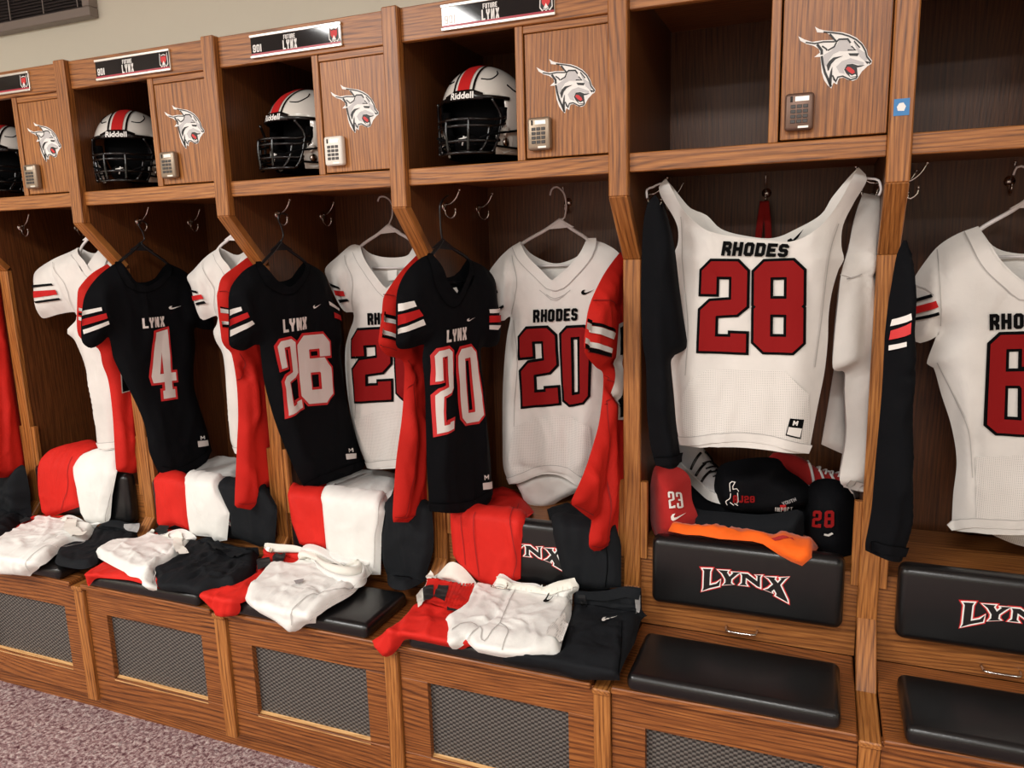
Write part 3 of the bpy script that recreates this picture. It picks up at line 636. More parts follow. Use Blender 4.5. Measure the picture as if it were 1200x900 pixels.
# copies of the bay
def dup(root, x, label):
    r = root.copy(); COL.objects.link(r); r.location = (x, 0, 0); r['label'] = label
    for ch in list(root.children):
        c = ch.copy(); COL.objects.link(c); c.parent = r
        for g_ in ch.children:
            d = g_.copy(); COL.objects.link(d); d.parent = c
    return r
LOCK['group'] = 'oak lockers in a row'
LAB = {-1: 'oak locker cut off by the left edge, with the red jersey nearest that edge', 0: 'oak locker with the leftmost whole white jersey with bare striped sleeve', 1: 'oak locker where black jersey number four hangs', 2: 'oak locker where black jersey number twenty-six hangs', 3: 'oak locker where black and white number twenty jerseys hang side by side', 4: 'oak locker with an empty shelf above the wide white number twenty-eight jersey', 5: 'oak locker cut off by the right edge, with an empty cubby'}
LKS = {}
for i in (-1, 0, 1, 2, 3, 5): LKS[i] = dup(LOCK, (i-4)*P, LAB[i])
LOCK['label'] = LAB[4]; LKS[4] = LOCK
def recolour(i, part, mat):
    for c in LKS[i].children:
        if c.name.split('.')[0] == part:
            c.data = c.data.copy(); c.data.materials[0] = M[mat]
recolour(2, 'keypad_lock', 'lock_white'); recolour(4, 'keypad_lock', 'lock_dark')
L5 = LKS[5]; t5 = thing('tmp', 'x', 'x', (P, 0, 0)); divider(t5, 2*P)
for c in list(t5.children): c.parent = L5
bpy.data.objects.remove(t5)
fl = Flat(Plane((0, -0.0006, 0), 0))
sk = box('paper_sticker', 0.594, 0.624, -0.0012, -0.0002, 1.832, 1.866, 'blue', L5, 0)
flatpoly('sticker_print', [[(0.602, 1.842), (0.614, 1.841), (0.617, 1.850), (0.612, 1.858), (0.604, 1.857), (0.600, 1.850)]], 'print_white', sk, 0.0008)
# ------------------------------------------------------------------ helmets
RX, RY, RZ, CZ = 0.119, 0.146, 0.126, 0.145
def hpt(a, z, k=1.0):
    """shell point at azimuth a (0 = front) and height z over the equator"""
    if z >= 0: q = math.sqrt(max(0, 1-(z/RZ)**2))
    else: q = 1-0.16*(z/0.13)**2
    return np.array([RX*k*q*math.sin(a), -RY*k*q*math.cos(a), CZ+z*k])
def make_helmet():
    H = thing('football_helmet', 'x', 'helmet')
    zs = [RZ*math.sin(math.radians(e)) for e in np.linspace(90, 0, 16)] + list(np.linspace(-0.012, -0.120, 10)); na = 60
    V = [hpt(0, RZ)]; F = []; idx = {}
    for i, z in enumerate(zs[1:], 1):
        for j in range(na): idx[i, j] = len(V); V.append(hpt(2*math.pi*j/na-math.pi, z))
    for j in range(na): F.append((0, idx[1, j], idx[1, (j+1) % na]))
    for i in range(1, len(zs)-1):
        for j in range(na):
            a = abs((j+0.5)/na*360-180); zc_ = (zs[i]+zs[i+1])/2
            lim = 0
            if zc_ < 0.022: lim = 51+5*max(0, min(1, (0.022-zc_)/0.05)) if zc_ > -0.035 else 56-14*min(1, (-0.035-zc_)/0.05)
            if a < lim: continue
            F.append((idx[i, j], idx[i+1, j], idx[i+1, (j+1) % na], idx[i, (j+1) % na]))
    o = mk('shell', V, F, ['shell', 'pad_black'], H)
    md = o.modifiers.new('thickness', 'SOLIDIFY'); md.thickness = 0.005; md.offset = -1; md.material_offset = 1; md.material_offset_rim = 1
    def sag(x, ph, k=1.008):
        q = math.sqrt(1-(x/RX)**2); return np.array([x*k, -RY*k*q*math.cos(ph), CZ+RZ*k*q*math.sin(ph)])
    def sstripe(name, x0, x1, mat, k):
        n = 40; V = []; F = []
        for i in range(n+1):
            ph = math.radians(20+i*150/n)
            for c in range(3): V.append(sag(x0+(x1-x0)*c/2, ph, k))
        for i in range(n):
            for c in range(2): F.append((i*3+c, i*3+c+1, i*3+4+c, i*3+3+c))
        mk(name, V, F, mat, o)
    sstripe('red_stripe', -0.0175, 0.0175, 'stripe_red', 1.012); sstripe('black_stripe', -0.031, -0.025, 'gloss_black', 1.012); sstripe('black_stripe', 0.025, 0.031, 'gloss_black', 1.012)
    for s in (-1, 1):   # moulded vents on the crown
        g = [tube_geo([hpt(s*math.radians(a), z, 1.004) for a, z in ((62, 0.060), (72, 0.046), (84, 0.044), (96, 0.050))], 0.0022, 6), tube_geo([hpt(s*math.radians(a), z, 1.004) for a, z in ((24, 0.073), (38, 0.072), (52, 0.088), (56, 0.1))], 0.0018, 6)]
        V, F = join_geo(g); mk('vent', V, F, 'pad_black', o)
    # brow rim and bumper
    rim = [hpt(math.radians(a), 0.018+0.006*math.cos(math.radians(a)), 1.012) for a in np.linspace(-60, 60, 25)]
    tube('brow_rim', rim, 0.0055, 'gloss_black', H, n=8)
    n = 16; V = []; F = []
    for i in range(n+1):
        a = math.radians(-27+54*i/n)
        e = 1-abs(-27+54*i/n)/27
        for z, k in ((0.016, 1.01), (0.018, 1.05), (0.030+0.008*min(1, 2*e), 1.05), (0.034+0.010*min(1, 2*e), 1.01)): V.append(hpt(a, z, k))
        if i:
            for c in range(3): F.append(((i-1)*4+c, i*4+c, i*4+c+1, (i-1)*4+c+1))
    bp = mk('front_bumper', V, F, 'gloss_black', H)
    cu_ = bpy.data.curves.new('tmp', 'FONT'); cu_.body = 'Riddell'; cu_.size = 0.024; cu_.align_x = 'CENTER'; cu_.offset = 0.0006
    to = bpy.data.objects.new('tmp', cu_); COL.objects.link(to); me = to.to_mesh()
    V = [hpt(v.co.x/RY*1.25, 0.0195+v.co.y*0.95, 1.058) for v in me.vertices]; F = [list(p.vertices) for p in me.polygons]
    mk('lettering', V, F, 'print_white', bp, False); bpy.data.objects.remove(to)
    # face mask
    def fm(a, z, dx=0.0): return np.array([0.112*math.sin(math.radians(a)), -(0.172+dx)*math.cos(math.radians(a))-0.012, CZ+z])
    g = []
    for z, am in ((-0.036, 62), (-0.052, 62), (-0.120, 44), (-0.090, 54)): g.append([fm(a, z-(0.0 if abs(a) < 50 else -0.018*(abs(a)-50)/24)) for a in np.linspace(-am, am, 17)])
    for s in (-1, 1):
        g.append([fm(s*17, -0.034), fm(s*17, -0.07, 0.004), fm(s*15, -0.118)])
        g.append([fm(s*46, 0.016), fm(s*56, -0.02), fm(s*55, -0.05), fm(s*50, -0.095), fm(s*44, -0.120)])
        g.append([fm(s*42, -0.052), fm(s*38, -0.09), fm(s*30, -0.118)])
    V, F = join_geo([tube_geo(q, 0.0042, 7) for q in g]); mk('face_mask', V, F, 'gloss_black', H)
    # chin cup, jaw pads, straps, ear bolts
    bm = bmesh.new(); bmesh.ops.create_uvsphere(bm, u_segments=20, v_segments=10, radius=1.0)
    for v in bm.verts: v.co = Vector((v.co.x*0.036, -0.128+v.co.y*0.022, CZ-0.092+v.co.z*0.028))
    cc = from_bm('chin_cup', bm, 'pad_black', H, True)
    g = []
    for q in ([(-0.012, 0.006), (0.012, 0.010)], [(-0.012, 0.0), (0.014, 0.004)], [(-0.002, -0.010), (0.004, 0.014)]): g.append(tube_geo([(x, -0.151, CZ-0.088+z) for x, z in q], 0.0022, 6, False))
    V, F = join_geo(g); mk('cup_mark', V, F, 'print_white', cc)
    for s in (-1, 1):
        jp = [hpt(s*math.radians(a), z, 0.90) for a, z in ((54, 0.0), (52, -0.04), (42, -0.085))]; tube('jaw_pad', jp, 0.014, 'pad_black', H, n=10)
        e = hpt(s*math.radians(86), -0.020, 1.0); nrm = np.array([s*1.0, -0.15, 0]); nrm /= np.linalg.norm(nrm)
        tube('ear_bolt', [e, e+nrm*0.006], 0.009, 'brass', H, n=14, smooth=False)
        e2_ = hpt(s*math.radians(54), -0.088, 1.02); tube('snap', [e2_, e2_+nrm*0.007], 0.011, 'brass', H, n=14, smooth=False)
        pl = [hpt(s*math.radians(a), z, 1.018) for a, z in ((44, -0.066), (50, -0.056), (66, -0.074), (66, -0.108), (54, -0.116), (42, -0.098))]
        V = pl + [p_*np.array([0.93, 0.93, 1]) for p_ in pl]; V = [np.array(p_) for p_ in V]; F = [tuple(range(6)), tuple(range(11, 5, -1))] + [(i, 6+i, 6+(i+1) % 6, (i+1) % 6) for i in range(6)]
        mk('jaw_flap', V, F, 'shell', H, False)
        tube('chin_strap', [hpt(s*math.radians(98), -0.03, 1.02), hpt(s*math.radians(82), -0.05, 1.05), np.array([s*0.075, -0.145, CZ-0.075]), np.array([s*0.034, -0.140, CZ-0.088])], 0.006, 'pad_black', H, flat=0.5)
        tube('chin_strap', [hpt(s*math.radians(100), -0.085, 1.02), hpt(s*math.radians(82), -0.098, 1.04), np.array([s*0.07, -0.14, CZ-0.1]), np.array([s*0.033, -0.138, CZ-0.096])], 0.006, 'pad_black', H, flat=0.5)
        tube('clip', [hpt(s*math.radians(58), -0.052, 1.06), hpt(s*math.radians(52), -0.070, 1.06)], 0.0045, 'alu', H, n=8, smooth=False)
    bm = bmesh.new(); bmesh.ops.create_uvsphere(bm, u_segments=24, v_segments=14, radius=1.0)
    for v in bm.verts: v.co = Vector((v.co.x*0.109, 0.020+v.co.y*0.098, CZ-0.005+v.co.z*0.112))
    from_bm('liner', bm, 'pad_black', H, True)
    return H
HEL = make_helmet()
HZ = 1.7975+0.006
hl = [((-0.428, 0.20), -2, 'white helmet facing out on the shelf over the number twenty jerseys', 1.0), ((-1.762, 0.20), 28, 'white helmet turned right on the shelf over black jersey number four', 1.0), ((-1.03, 0.215), -14, 'white helmet in near profile on the shelf over black jersey number twenty-six', 1.0), ((-2.385, 0.20), 30, 'white helmet half cut off by the left edge', 1.0)]
for k, ((x, y), a, lab, sc) in enumerate(hl):
    h_ = HEL
    if k:
        h_ = HEL.copy(); COL.objects.link(h_)
        for ch in list(HEL.children):
            c = ch.copy(); COL.objects.link(c); c.parent = h_
            for g_ in ch.children: d = g_.copy(); COL.objects.link(d); d.parent = c
    h_.location = (x, y, HZ); h_.rotation_euler = (0, 0, math.radians(a)); h_['label'] = lab; h_['group'] = 'helmets on the locker shelves'
# ------------------------------------------------------------------ hangers
def hanger(label, surf, apex, left, right, hookpx, mat, bar=None, off=-0.004):
    def W(p): return surf.xyz(surf.uv([p]), [off])[0]
    H = thing('clothes_hanger', label, 'hanger', W(apex), 'hangers in the lockers')
    a, l, r = W(apex), W(left), W(right); z = np.array([0, 0, 1.0])
    tube('hanger_hook', [W(p) for p in hookpx]+[a+z*0.012], 0.0026, mat, H)
    tube('hanger_arm', [a+z*0.012, a*0.6+l*0.4+z*0.004, l, l+(l-a)*0.55-z*0.02], 0.0042, mat, H, flat=1.3)
    tube('hanger_arm', [a+z*0.012, a*0.6+r*0.4+z*0.004, r, r+(r-a)*0.55-z*0.02], 0.0042, mat, H, flat=1.3)
    if bar: tube('hanger_bar', [W(bar[0]), W(bar[1])], 0.003, mat, H, smooth=False)
    d = (r-l)/np.linalg.norm(r-l)
    V, F = [], []
    for s in (-1, 1):
        for p_ in (a+z*0.014, a-d*0.045-z*0.014, a+d*0.045-z*0.014): V.append(p_+surf.N*0.003*s)
    mk('hanger_web', V, [(0, 1, 2), (5, 4, 3), (0, 3, 4, 1), (1, 4, 5, 2), (2, 5, 3, 0)], mat, H, False)
    return H
# ------------------------------------------------------------------ jerseys
JG = {'white': 'white jerseys', 'red': 'red jerseys', 'black': 'black jerseys'}
def jersey(label, surf, base, left, hem, right, neckF, neckB=None, T=0.035, Tb=0.02, R=0.07, amp=0.005, ns=(15, 3.5), seed=1, folds=(), collar=0.03, hemB=None, panel=None, group=None, arm=None, seams=()):
    """left: neck-left -> hem-left; right: hem-right -> neck-right; neckF runs right to left"""
    J = thing('football_jersey', label, 'jersey', surf.xyz(surf.uv([hem[len(hem)//2]]), [0])[0], group or JG[base])
    folds = list(folds)
    for q in (arm or []): folds += [(q, -0.009, 0.007), ([(x_-7, y_) for x_, y_ in q], 0.005, 0.012)]
    fr = Cloth(surf, [(left, False), (hem, True), (right, False), (neckF, True)], T, R, amp, ns, seed, folds, auto=(12, 0.0055, 0.011, 'hang'))
    fr.sheet('front_panel', base, J)
    nb = neckB or neckF
    bk = Cloth(surf, [(left, False), (hemB or hem, True), (right, False), (nb, True)], -Tb, R, amp*0.7, ns, seed+50, ())
    bk.sheet('back_panel', base, J, 0.016)
    if collar: fr.band('collar', neckF, collar, base, J, 0.0028, shift=collar*0.5)
    sm = 'seam_black' if base == 'black' else 'seam'
    if collar: fr.band('collar_seam', neckF, 0.0022, sm, J, 0.0030, shift=collar+0.001)
    for q in list(arm or [])+list(seams): fr.band('seam', q, 0.0022, sm, J, 0.0012)
    fr.band('hem', hem, 0.022, base, J, 0.0022, shift=0.011); fr.band('hem_seam', hem, 0.0022, sm, J, 0.0025, shift=0.023)
    if panel: fr.patch('mesh_panel', [panel], 'mesh_white', J, 0.0012)
    return J, fr
def stripes(c, J, items):
    for k, (mat, pl) in enumerate(items): c.patch('sleeve_stripe', [pl], mat, J, 0.0030)
BK, WH, RD = 'stripe_black', 'stripe_white', 'stripe_red'
# white number 20
s3 = Plane((-0.3, 0.40, 1.4), 0)
J, c = jersey('white jersey number twenty hanging whole on a white hanger', s3, 'white',
    [(610,283),(597,291),(582,306),(571,325),(575,350),(587,376),(598,371),(594,395),(591,425),(589,465),(589,520),(590,548),(597,567,1)],
    [(597,567),(612,563),(640,553),(664,556),(690,574)], [(690,574,1),(702,545),(710,500),(712,450),(708,405),(714,388),(730,374),(737,335),(729,302),(712,287),(688,279)],
    [(688,279),(683,296),(668,314),(650,329,1),(634,316),(618,300),(610,283)], [(688,279),(678,298),(650,309),(622,299),(610,283)], seed=3,
    folds=[([(612,380),(600,470),(604,560)], 0.012, 0.02), ([(640,480),(650,555)], 0.006, 0.02), ([(690,470),(680,560)], 0.012, 0.018), ([(596,540),(640,548),(690,560)], -0.008, 0.012)],
    arm=[[(600,299),(605,325),(603,350),(599,371)]], seams=[[(602,375),(606,420),(603,470),(602,500)],[(632,340),(650,352),(668,340)],[(640,345),(650,350),(662,345)]], panel=[(602,500),(630,489),(665,487),(692,500),(695,540),(684,558),(640,550),(604,562),(596,540)])
c.text('lettering', 'RHODES', [(624.5,363),(677,361),(677,375.5),(625,378)], 'num_black', J, 0.26, gap=0.1, slant=0.04)
c.text('number', '2', [(609,386),(650,384),(655,472),(613,476)], 'num_red', J, 0.30, 0.035, 'num_black'); c.text('number', '0', [(658,385),(691,383),(689,470),(662,475)], 'num_red', J, 0.32, 0.035, 'num_black')
swoosh(c, (681,337), (697,339), (697,345), (681,346), 'num_black', J)
stripes(c, J, [(BK, [(579,341),(583,340),(584,343),(580,345)]), (BK, [(584,361),(590,357),(591,360),(585,364)])])
cb = Cloth(s3, [(603,563),(608,580),(614,593),(624,600),(641,597),(655,588),(676,578),(690,570),(650,552)], 0.03, 0.03, 0.006, (30, 12), 8, [([(612,578),(640,590),(676,576)], 0.01, 0.012)], lift=-0.02)
cb.sheet('tucked_back_hem', 'white', J)
hanger('white hanger holding the whole white number twenty jersey', s3, (656,262), (612,285), (686,279), [(644,229),(646,222),(652,219),(660,226),(663,240),(661,255)], 'hanger_white', [(629,312),(668,311)])
# white bay 2
s2 = Plane((-0.9, 0.40, 1.4), 0)
J, c = jersey('white jersey with its number half hidden by a red jersey', s2, 'white',
    [(423,288),(412,287),(396,300),(381,315),(385,330),(391,345),(400,361),(406,366),(414,366),(414,376),(409,390),(404.5,412),(406,450),(412,490),(420,520),(431,548,1)],
    [(431,548),(463,546),(498,545)], [(498,545,1),(506,500),(509,440),(509,400),(514,372),(521,345),(514,312),(500,297),(484,290)],
    [(484,290),(478,318),(458,339,1),(441,324),(430,308),(423,288)], [(484,290),(473,300),(452,302),(433,298),(423,288)], seed=9,
    folds=[([(420,480),(440,545)], 0.010, 0.018), ([(436,420),(430,520)], 0.007, 0.02)], arm=[[(404,299),(413,330),(414,364)]], seams=[[(418,385),(417,440),(416,490)]], panel=[(416,492),(440,482),(490,480),(494,535),(436,540),(426,524)])
c.text('lettering', 'RHODES', [(430.5,367),(479,364.5),(479,378),(431,381)], 'num_black', J, 0.26, gap=0.1)
c.text('number', '2', [(414,387),(457,385),(459,468),(417,470)], 'num_red', J, 0.30, 0.035, 'num_black'); c.text('number', '0', [(463,385),(502,383),(503,464),(466,468)], 'num_red', J, 0.32, 0.035, 'num_black')
stripes(c, J, [(BK, [(387,331),(397,336),(399,339),(388,335)]), (RD, [(392,340),(403,341),(406,347),(394,346)]), (BK, [(397,351),(408,350),(410,353),(399,355)])])
bkp = Flat(Plane((-0.9, 0.408, 1.4), 0)); bkp.patch('size_tag', [[(454,317),(465,316),(465,328),(455,329)]], 'stripe_white', J, 0.0, 0.02)
hanger('white hanger holding the white jersey behind the red one beside the black twenty-six', s2, (455,268), (424,287), (480,281), [(442,236),(444,231),(451,231),(458,238),(459,252)], 'hanger_white', [(436,314),(472,314)])
# white bay 1
s1 = Plane((-1.5, 0.22, 1.4), 0)
J, c = jersey('white jersey seen only by its left sleeve and side, between two black jerseys', s1, 'white',
    [(257,290),(241,301),(226,317),(219,325),(224,337),(227,352),(232,368),(238,375),(254,370),(254,380),(250,388),(253,400),(261,415),(265,450),(270,515),(276,530,1)],
    [(276,530),(286,531),(296,530)], [(296,530,1),(300,480),(297,420),(304,384),(311,352),(304,312),(290,292)],
    [(290,292),(284,312),(275,325,1),(267,310),(257,290)], [(290,292),(273,299),(257,290)], seed=14, arm=[[(238,306),(251,340),(254,369)]], folds=[([(270,420),(275,520)], 0.008, 0.015)])
stripes(c, J, [(BK, [(223.5,338.5),(231,341),(232,344),(224.5,341)]), (RD, [(226,347),(236,345),(239,350),(227.5,352.5)]), (BK, [(230,355),(241,352.5),(243,355.5),(231,358)])])
hanger('white hanger in the half hidden white jersey beside the black twenty-six', s1, (274,277), (257,289), (290,291), [(262,252),(265,246),(272,250),(274,263)], 'hanger_white')
# white bay 0
s0 = Plane((-2.1, 0.17, 1.4), 0)
J, c = jersey('leftmost white jersey, with the whole striped sleeve in view', s0, 'white',
    [(92,290),(82,295),(60,305),(41,319),(39.5,335),(41,355),(45,367),(51,373),(70,368),(88,366),(89,375),(79,386),(79,391),(87,398),(97,420),(104,447),(107,460),(110,480),(114,520),(117,525,1)],
    [(117,525),(132,525),(146,524)], [(146,524,1),(148,450),(144,400),(145,370),(144,330),(134,303),(118,290)],
    [(118,290),(114,308),(107,318,1),(99,306),(92,290)], [(118,290),(105,297),(92,290)], seed=21, arm=[[(62,307),(76,335),(88,365)]], seams=[[(84,298),(98,315),(110,330)]], folds=[([(52,330),(66,350),(72,366)], 0.006, 0.008), ([(110,420),(124,520)], 0.01, 0.015)])
stripes(c, J, [(BK, [(40,334),(61,332),(62.5,334.5),(40.5,337)]), (RD, [(41,341),(66,339.5),(69,345),(41.5,349)]), (BK, [(42,353),(71,349),(72,351.5),(43,355.5)])])
hanger('leftmost white hanger, in the leftmost white jersey', s0, (106,277), (95,289), (117,289), [(94,258),(97,252),(103,255),(106,265)], 'hanger_white')
# white bay 5
s5 = Plane((0.95, 0.30, 1.4), 0)
J, c = jersey('white jersey with a number six cut off by the right edge', s5, 'white',
    [(1146,265),(1122,274),(1101,287),(1086,304),(1071,327),(1069,345),(1070,375),(1072,400),(1086,400),(1100,392),(1101,384),(1095,400),(1086,426),(1094,431),(1103,462),(1115,500),(1121,540),(1117,580),(1115,621,1)],
    [(1115,621),(1142,618),(1200,620),(1260,620),(1312,625)], [(1312,625,1),(1318,540),(1330,440),(1340,410),(1362,390),(1366,330),(1340,292),(1300,273),(1275,262)],
    [(1275,262),(1245,310),(1212,338,1),(1190,325),(1165,300),(1146,265)], [(1275,262),(1250,290),(1210,298),(1170,291),(1146,265)], seed=27, T=0.045,
    folds=[([(1140,470),(1141,540),(1143,615)], -0.012, 0.012), ([(1125,440),(1136,540),(1135,610)], 0.012, 0.014), ([(1175,330),(1150,370)], 0.004, 0.01)], arm=[[(1098,292),(1101,330),(1102,382)]], seams=[[(1072,334),(1084,338),(1094,346)],[(1098,425),(1120,470),(1136,510),(1140,560)]], panel=[(1143,535),(1200,533),(1262,535),(1290,560),(1296,605),(1200,612),(1144,608)])
c.text('lettering', 'RHODES', [(1159,368),(1244,366),(1244,383),(1160,387)], 'num_black', J, 0.26, gap=0.1, slant=0.04)
c.text('number', '6', [(1161,393),(1217,391),(1217,509),(1156,507)], 'num_red', J, 0.30, 0.03, 'num_black'); c.text('number', '6', [(1227,391),(1282,391),(1284,509),(1226,509)], 'num_red', J, 0.30, 0.03, 'num_black')
stripes(c, J, [(BK, [(1071,350),(1091,344.5),(1093,348),(1072,354)]), (RD, [(1072,359),(1097,352.5),(1100,360),(1071,368)]), (BK, [(1071,372),(1100,365.5),(1101,369),(1071,375.5)])])
cb = Cloth(s5, [(1138,616),(1158,628),(1200,645),(1250,650),(1300,638),(1312,620),(1220,600)], 0.02, 0.03, 0.004, (30, 12), 8, lift=-0.03); cb.sheet('tucked_back_hem', 'mesh_white', J)
hanger('white hanger in the white jersey at the right edge', s5, (1210,236), (1150,268), (1272,263), [(1188,205),(1192,196),(1203,196),(1212,210),(1212,225)], 'hanger_white', [(1166,301),(1256,300)])
# white 28
s4 = Plane((0.3, 0.10, 1.4), 0)
J, c = jersey('white jersey number twenty-eight spread wide by its shoulder straps', s4, 'white',
    [(780,209),(772,219),(775,231),(785,247),(792,260),(795,272),(794,287),(789,300),(791,318),(788,345),(786,380),(786,420),(790,465),(793,500),(797,521,1)],
    [(797,521),(850,518),(900,521),(948,531)], [(948,531,1),(957,482),(966,437),(970,400),(971,370),(975,342),(983,315),(989,304),(986,288),(988,264),(1001,237),(1016,210),(1006,196)],
    [(1006,196),(997,212),(986,233),(970,256),(950,274),(927,283),(905,281.5),(870,278),(845,274),(828,268),(810,254),(799,240),(790,222),(780,209)],
    [(1006,196),(994,208),(975,231),(962,251),(935,267),(905,279),(870,276),(843,268),(826,252),(808,244),(797,232),(788,220),(780,209)], seed=33, T=0.05, Tb=0.03, R=0.08, collar=0, amp=0.003,
    folds=[([(800,250),(812,262),(850,284)], -0.008, 0.012), ([(975,240),(965,300),(962,380)], 0.008, 0.02), ([(800,310),(808,400),(800,500)], 0.008, 0.025), ([(900,440),(880,512)], 0.006, 0.03), ([(960,262),(940,300)], 0.006, 0.012)],
    seams=[[(798,254),(800,310),(806,380),(803,440)],[(983,262),(972,300),(962,380),(955,430)]], panel=[(808,446),(830,433),(880,433),(920,435),(948,462),(950,505),(944,524),(900,515),(850,512),(802,515),(798,470)])
c.text('lettering', 'RHODES', [(847,282.5),(925,286),(923,301.5),(845.5,299.5)], 'num_black', J, 0.26, gap=0.1, slant=0.08)
c.text('number', '2', [(823,306),(876,306.5),(874,413),(819,411)], 'num_red', J, 0.30, 0.03, 'num_black'); c.text('number', '8', [(884,307),(942,305),(941,413),(883,412)], 'num_red', J, 0.30, 0.03, 'num_black')
bks = Flat(Plane((0.3, 0.118, 1.4), 0)); q0 = bks.surf.uv([(922,286),(923,281),(927,279),(929,281),(942,268),(935,279),(928,285)]); V, F = tess(q0, 0.01); mk('logo', bks.surf.xyz(V, [0]*len(V)), F, 'num_black', J)
c.patch('size_tag', [[(926,490),(942.5,491),(938.5,514),(920.5,510)]], 'num_black', J, 0.003); c.patch('size_tag_print', [[(924.3,500),(940,501.5),(937.6,512),(922.2,508.6)]], 'stripe_white', J, 0.004)
c.text('size_letter', 'M', [(930,492.5),(936,493),(934.5,498.5),(928.8,498)], 'stripe_white', J, 0.26, eps=0.004)
for nm, q in (('left', [(757,232),(757,222),(764,219),(772,215),(782,214)]), ('right', [(999,207),(1010,208),(1021,209),(1030,211),(1033,222),(1030,229)])):
    W = s4.xyz(s4.uv(q), [-0.012]*len(q)); hg = thing('clothes_hanger', 'white hanger end in the %s strap of the wide number twenty-eight jersey' % nm, 'hanger', W[2], 'hangers in the lockers'); tube('hanger_hook', W, 0.0028, 'hanger_white', hg)
# ---- black jerseys on the dividers
def blk(label, surf, left, hem, right, neckF, neckB, **kw): return jersey(label, surf, 'black', left, hem, right, neckF, neckB, T=0.03, Tb=0.02, R=0.06, collar=0.022, **kw)
b3 = Plane((-0.50, 0.20, 1.4), 75)
J, c = blk('black jersey with the white number twenty', b3,
    [(506,297),(492,303),(477,317),(467,336),(464,356),(464,387),(464,404),(469,409),(482,408),(494,404),(497,404),(495,420),(498,457),(499,503),(500,542),(502,581),(503,599,1)],
    [(503,599),(527,599),(556,594),(576,575)], [(576,575,1),(575,540),(571,500),(567,460),(564,425),(564,408),(575,407),(584,402),(587,383),(583,352),(580,328),(568,313),(548,303)],
    [(548,303),(546,328),(532,351,1),(516,330),(506,297)], [(548,303),(543,318),(532,325),(520,322),(510,312),(506,297)], seed=41, folds=[([(500,410),(515,480),(512,580)], 0.008, 0.018), ([(556,420),(560,560)], 0.008, 0.016)])
c.text('lettering', 'LYNX', [(523,387),(546.5,383),(546.5,398),(523,401.5)], 'num_white', J, 0.24, gap=0.1)
c.text('number', '2', [(504.5,412),(529.5,407.5),(531,502),(508.5,508)], 'num_white', J, 0.31, 0.035, 'bright_red'); c.text('number', '0', [(535.5,410),(556,405),(566,493),(541.5,497)], 'num_white', J, 0.31, 0.035, 'bright_red')
stripes(c, J, [(WH, [(465,356),(484.5,352.5),(488,359),(465,365)]), (RD, [(464.5,369),(491,362.5),(496,370),(464.5,381.5)]), (WH, [(464.5,385.5),(496,374),(499,380.5),(464.5,391.5)]),
    (WH, [(573.5,362.5),(584.5,361),(585,366),(574,367)]), (RD, [(573.5,370),(585.5,369),(585.5,377),(573.5,378)]), (WH, [(573.5,381),(585.5,381),(583.5,386.5),(573.5,386)])])
c.patch('size_tag', [[(565.2,566),(574.5,563.5),(575,571.5),(566,574)]], 'stripe_white', J, 0.003); c.text('size_letter', 'M', [(567,557),(572,556),(572,561.5),(567.5,562.5)], 'stripe_white', J, 0.26)
swoosh(c, (547,372), (557,371.5), (557,375.5), (547,377), 'stripe_white', J)
inn = Flat(Plane((-0.485, 0.20, 1.4), 75)); inn.patch('neck_label', [[(528,338),(535,336.5),(537,341),(533,349),(530,346)]], 'stripe_white', J, 0.0, 0.02)
hanger('black hanger holding black jersey number twenty', b3, (520,286), (507,299), (548,302), [(527,229),(522,232),(517,240),(517,256),(518,272)], 'hanger_black', [(518,331),(545,331)])
b2 = Plane((-1.11, 0.20, 1.4), 79)
J, c = blk('black jersey with the white number twenty-six', b2,
    [(305,306),(287,316),(273,332),(268,347),(268,375),(268,400),(271,407),(285,411),(299,404),(304,404),(306,420),(310,450),(321,490),(333,522),(350,560),(359,575,1)],
    [(359,575),(370,567),(390,560),(412,552),(427.5,545)], [(427.5,545,1),(422,528),(414,500),(406,470),(402,437),(399,410),(401,398),(400,385),(398,370),(392,355),(386,336),(378,319),(357,306)],
    [(357,306),(350,328),(336,337),(316,327),(305,306)], [(357,306),(347,325),(332,330),(321,326),(310,313),(305,306)], seed=45, folds=[([(312,410),(330,470),(356,560)], 0.009, 0.018), ([(392,420),(415,540)], 0.008, 0.016)])
c.text('lettering', 'LYNX', [(331,374.5),(359,371),(359,385.5),(332,390)], 'num_white', J, 0.24, gap=0.1)
c.text('number', '2', [(323,401),(345,396),(354,477.5),(335.5,487)], 'num_white', J, 0.31, 0.035, 'bright_red'); c.text('number', '6', [(347.5,394),(385,390.5),(390,471),(353.5,474)], 'num_white', J, 0.31, 0.035, 'bright_red')
stripes(c, J, [(WH, [(268,363),(281,359.5),(282.5,364),(268,370)]), (RD, [(268,374.5),(289,366),(292.5,371.5),(268,382.5)]), (WH, [(268.3,387),(295.5,375.5),(298.5,379.5),(268.3,394.5)]),
    (WH, [(385,353),(396.5,361),(397,364.5),(386,357.5)]), (RD, [(391,366),(398.5,370),(399,376),(392,372.5)])])
c.patch('size_tag', [[(405,532),(417,531),(417.5,537),(406,538.5)]], 'stripe_white', J, 0.003); c.text('size_letter', 'M', [(408,525.5),(413,525),(413.5,529.5),(408.5,530)], 'stripe_white', J, 0.26)
swoosh(c, (366,356.5), (376,356), (376,360), (367,362), 'stripe_white', J)
hanger('black hanger holding black jersey number twenty-six', b2, (330,288), (308,309), (357,306), [(338,252),(331,250),(327,256),(330,264),(333,276)], 'hanger_black')
b1 = Plane((-1.72, 0.20, 1.4), 79)
